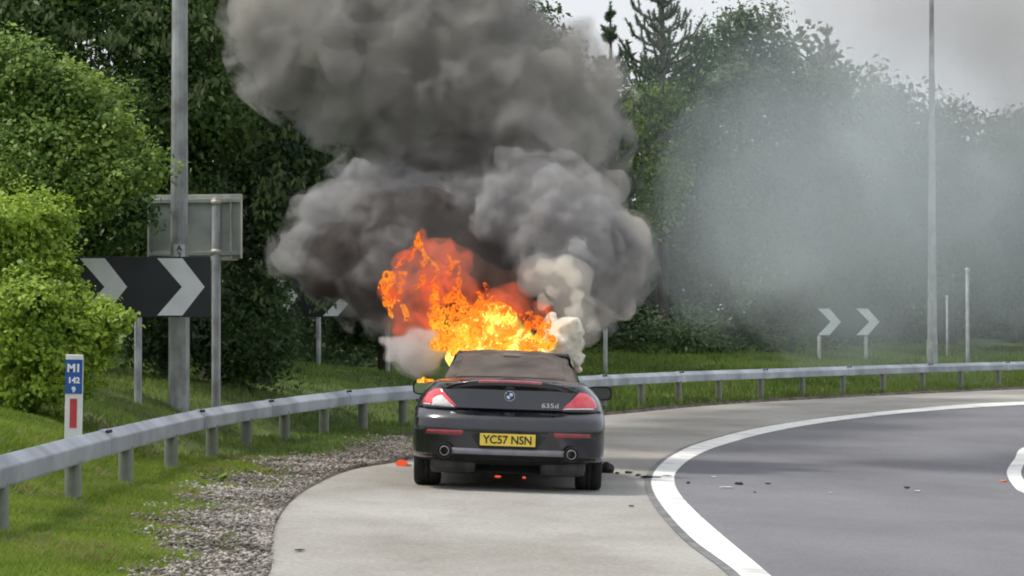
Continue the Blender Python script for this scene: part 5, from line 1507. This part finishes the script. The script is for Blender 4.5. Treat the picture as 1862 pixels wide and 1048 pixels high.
for i, (x, y, w_, d_, h_, mm, lb) in enumerate([
    (1122, 862, .05, .05, .02, M_char, 'tiny black burnt crumb next to the charred lump'),
    (1143, 861, .09, .06, .025, M_char, 'flat black burnt flake between the charred lump and the white line'),
    (1160, 866, .06, .05, .02, M_char, 'small black burnt crumb halfway to the white line'),
    (1176, 870, .13, .05, .03, M_char, 'long black strip of debris ending at the white line'),
    (1192, 870, .12, .035, .015, M_char, 'thin black sliver lying across the outer edge of the white line'),
    (1212, 867, .10, .03, .012, M_char, 'thin grey-black sliver on the inner half of the white line'),
    (1251, 880, .04, .04, .02, M_char, 'black speck on the asphalt just inside the white line'),
    (1344, 882, .09, .05, .03, M_char, 'dark curled scrap on the asphalt beside a pale flake'),
    (1320, 888, .14, .05, .012, M_pale, 'pale flat flake on the asphalt left of the dark scrap'),
    (1298, 869, .05, .04, .012, M_pale, 'small pale chip on the asphalt beyond the pale flake'),
    (1396, 881, .06, .05, .012, M_char, 'small dark scrap right of the curled scrap'),
    (1372, 897, .03, .03, .012, M_char, 'dark speck on the asphalt nearer the viewer than the scraps'),
    (1510, 898, .03, .03, .012, M_pale, 'lone pale speck in the middle of the lane'),
    (1649, 889, .06, .04, .02, M_char, 'dark scrap on the right part of the lane'),
    (1668, 895, .06, .04, .015, M_pale, 'pale chip right next to the dark scrap on the right of the lane'),
    (545, 1003, .07, .04, .012, M_char, 'dark fleck on the pale hard shoulder near the gravel'),
    (1148, 922, .05, .04, .012, M_char, 'dark fleck on the hard shoulder right of the car shadow')]):
    fragment('debris_fragment', lb, 'debris', x, y, (w_, d_ * 2.2, h_), mm, 3.1 * i, G if i < 15 else None, rotz=0.3 * math.sin(i * 2.0))
M_orange = surf('orange_plastic', (0.75, 0.16, 0.04), (0.85, 0.24, 0.07), rough=0.5, scale=15)
fragment('orange_stick', 'short orange stick on the asphalt left of the inner white line', 'debris', 1824, 877, (0.11, 0.04, 0.02), M_orange, 5)
# burning bits: they glow
m, n, out = new_mat('glowing_ember')
em = n.nodes.new('ShaderNodeEmission'); em.inputs['Color'].default_value = (1.0, 0.13, 0.06, 1); em.inputs['Strength'].default_value = 0.65
n.links.new(em.outputs[0], out.inputs[0]); M_ember = m
p_ = on_road(730, 850)
b = fragment('burning_fragment', 'burning orange scrap on the gravel edge left of the rear wheel', 'burning debris', 730, 848, (0.12, 0.10, 0.09), M_ember, 7.7)
tube('pale_stub', [(0.05, 0, -0.01), (0.11, 0.02, -0.02)], [0.018, 0.012], M_pale, b, 6)
for x, y, w_, lb in ((905, 869, 0.065, 'wider red glowing drip burning on the ground under the car'), (953, 871, 0.038, 'narrower red glowing drip right of the wider one under the car')):
    o = fragment('burning_drip', lb, 'burning debris', x, y, (w_, 0.05, 0.022), M_ember, w_ * 30, 'glowing drips burning under the car')
# dry stalk standing in the gravel
gx0, gy0 = on_road(316, 985)
zt = max(zg(gx0, gy0), zr(gx0, gy0))
o = tube('dry_stalk', [(0, 0, -0.02), (-0.012, 0, 0.05), (-0.045, 0, 0.11), (-0.10, 0, 0.15)], [0.007, 0.007, 0.006, 0.004], M_straw, None, 6)
o.location = (gx0, gy0, zt); tag(o, 'single curved pale dry stalk at the left edge of the gravel', 'stalk')
gx0, gy0 = on_road(322, 1035)
zt = max(zg(gx0, gy0), zr(gx0, gy0))
o = tube('dry_stalk', [(0, 0, -0.02), (-0.008, 0, 0.05), (-0.035, 0, 0.10)], [0.006, 0.006, 0.004], M_straw, None, 6)
o.location = (gx0, gy0, zt); tag(o, 'shorter pale dry stalk on the gravel at the bottom of the picture', 'stalk')
# broad-leaved weeds at the foot of the posts and along the gravel
LM_weed = leaf_mat('weed_leaves', (0.09, 0.17, 0.03), (0.24, 0.34, 0.07), 0.35, 3.0)
def weed(px, py, r, k, label):
    x, y = on_road(px, py); z = max(zg(x, y), zr(x, y))
    V = []; Fc = []
    for i in range(k):
        a = random.uniform(0, 6.28); l = r * random.uniform(0.5, 1.1); e = random.uniform(0.15, 1.0)
        d = Vector((math.cos(a) * math.cos(e), math.sin(a) * math.cos(e), math.sin(e))); sd = Vector((-math.sin(a), math.cos(a), 0)) * l * 0.2
        k0 = len(V); tip = d * l - Vector((0, 0, l * 0.25)); V += [Vector((0, 0, 0)), d * l * 0.5 + sd, tip, d * l * 0.5 - sd]; Fc.append((k0, k0 + 1, k0 + 2, k0 + 3))
    o = np_mesh('weed', np.array([tuple(v) for v in V]), np.array(Fc), LM_weed)
    o['kind'] = 'stuff'
    o.location = (x, y, z); tag(o, label, 'weed', 'green weeds growing along the gravel')
for (px_, py_, r_, k_, lb) in [(400, 880, .16, 30, 'low green weed between the third and fourth visible barrier posts'), (370, 892, .12, 22, 'small green weed touching the gravel behind the largest weed'), (440, 862, .12, 20, 'green weed at the foot of the barrier post nearest the lamp post'), (520, 852, .10, 16, 'green weed in the dark soil halfway to the car'), (300, 925, .12, 22, 'weed on the ragged grass edge just above the dry stalk'), (455, 885, .09, 14, 'small weed in the middle of the gravel'), (215, 985, .11, 22, 'bright weed in the grass at the lower left'), (190, 1010, .12, 24, 'leafy weed in the grass near the bottom edge')]:
    weed(px_, py_, r_, k_, lb)
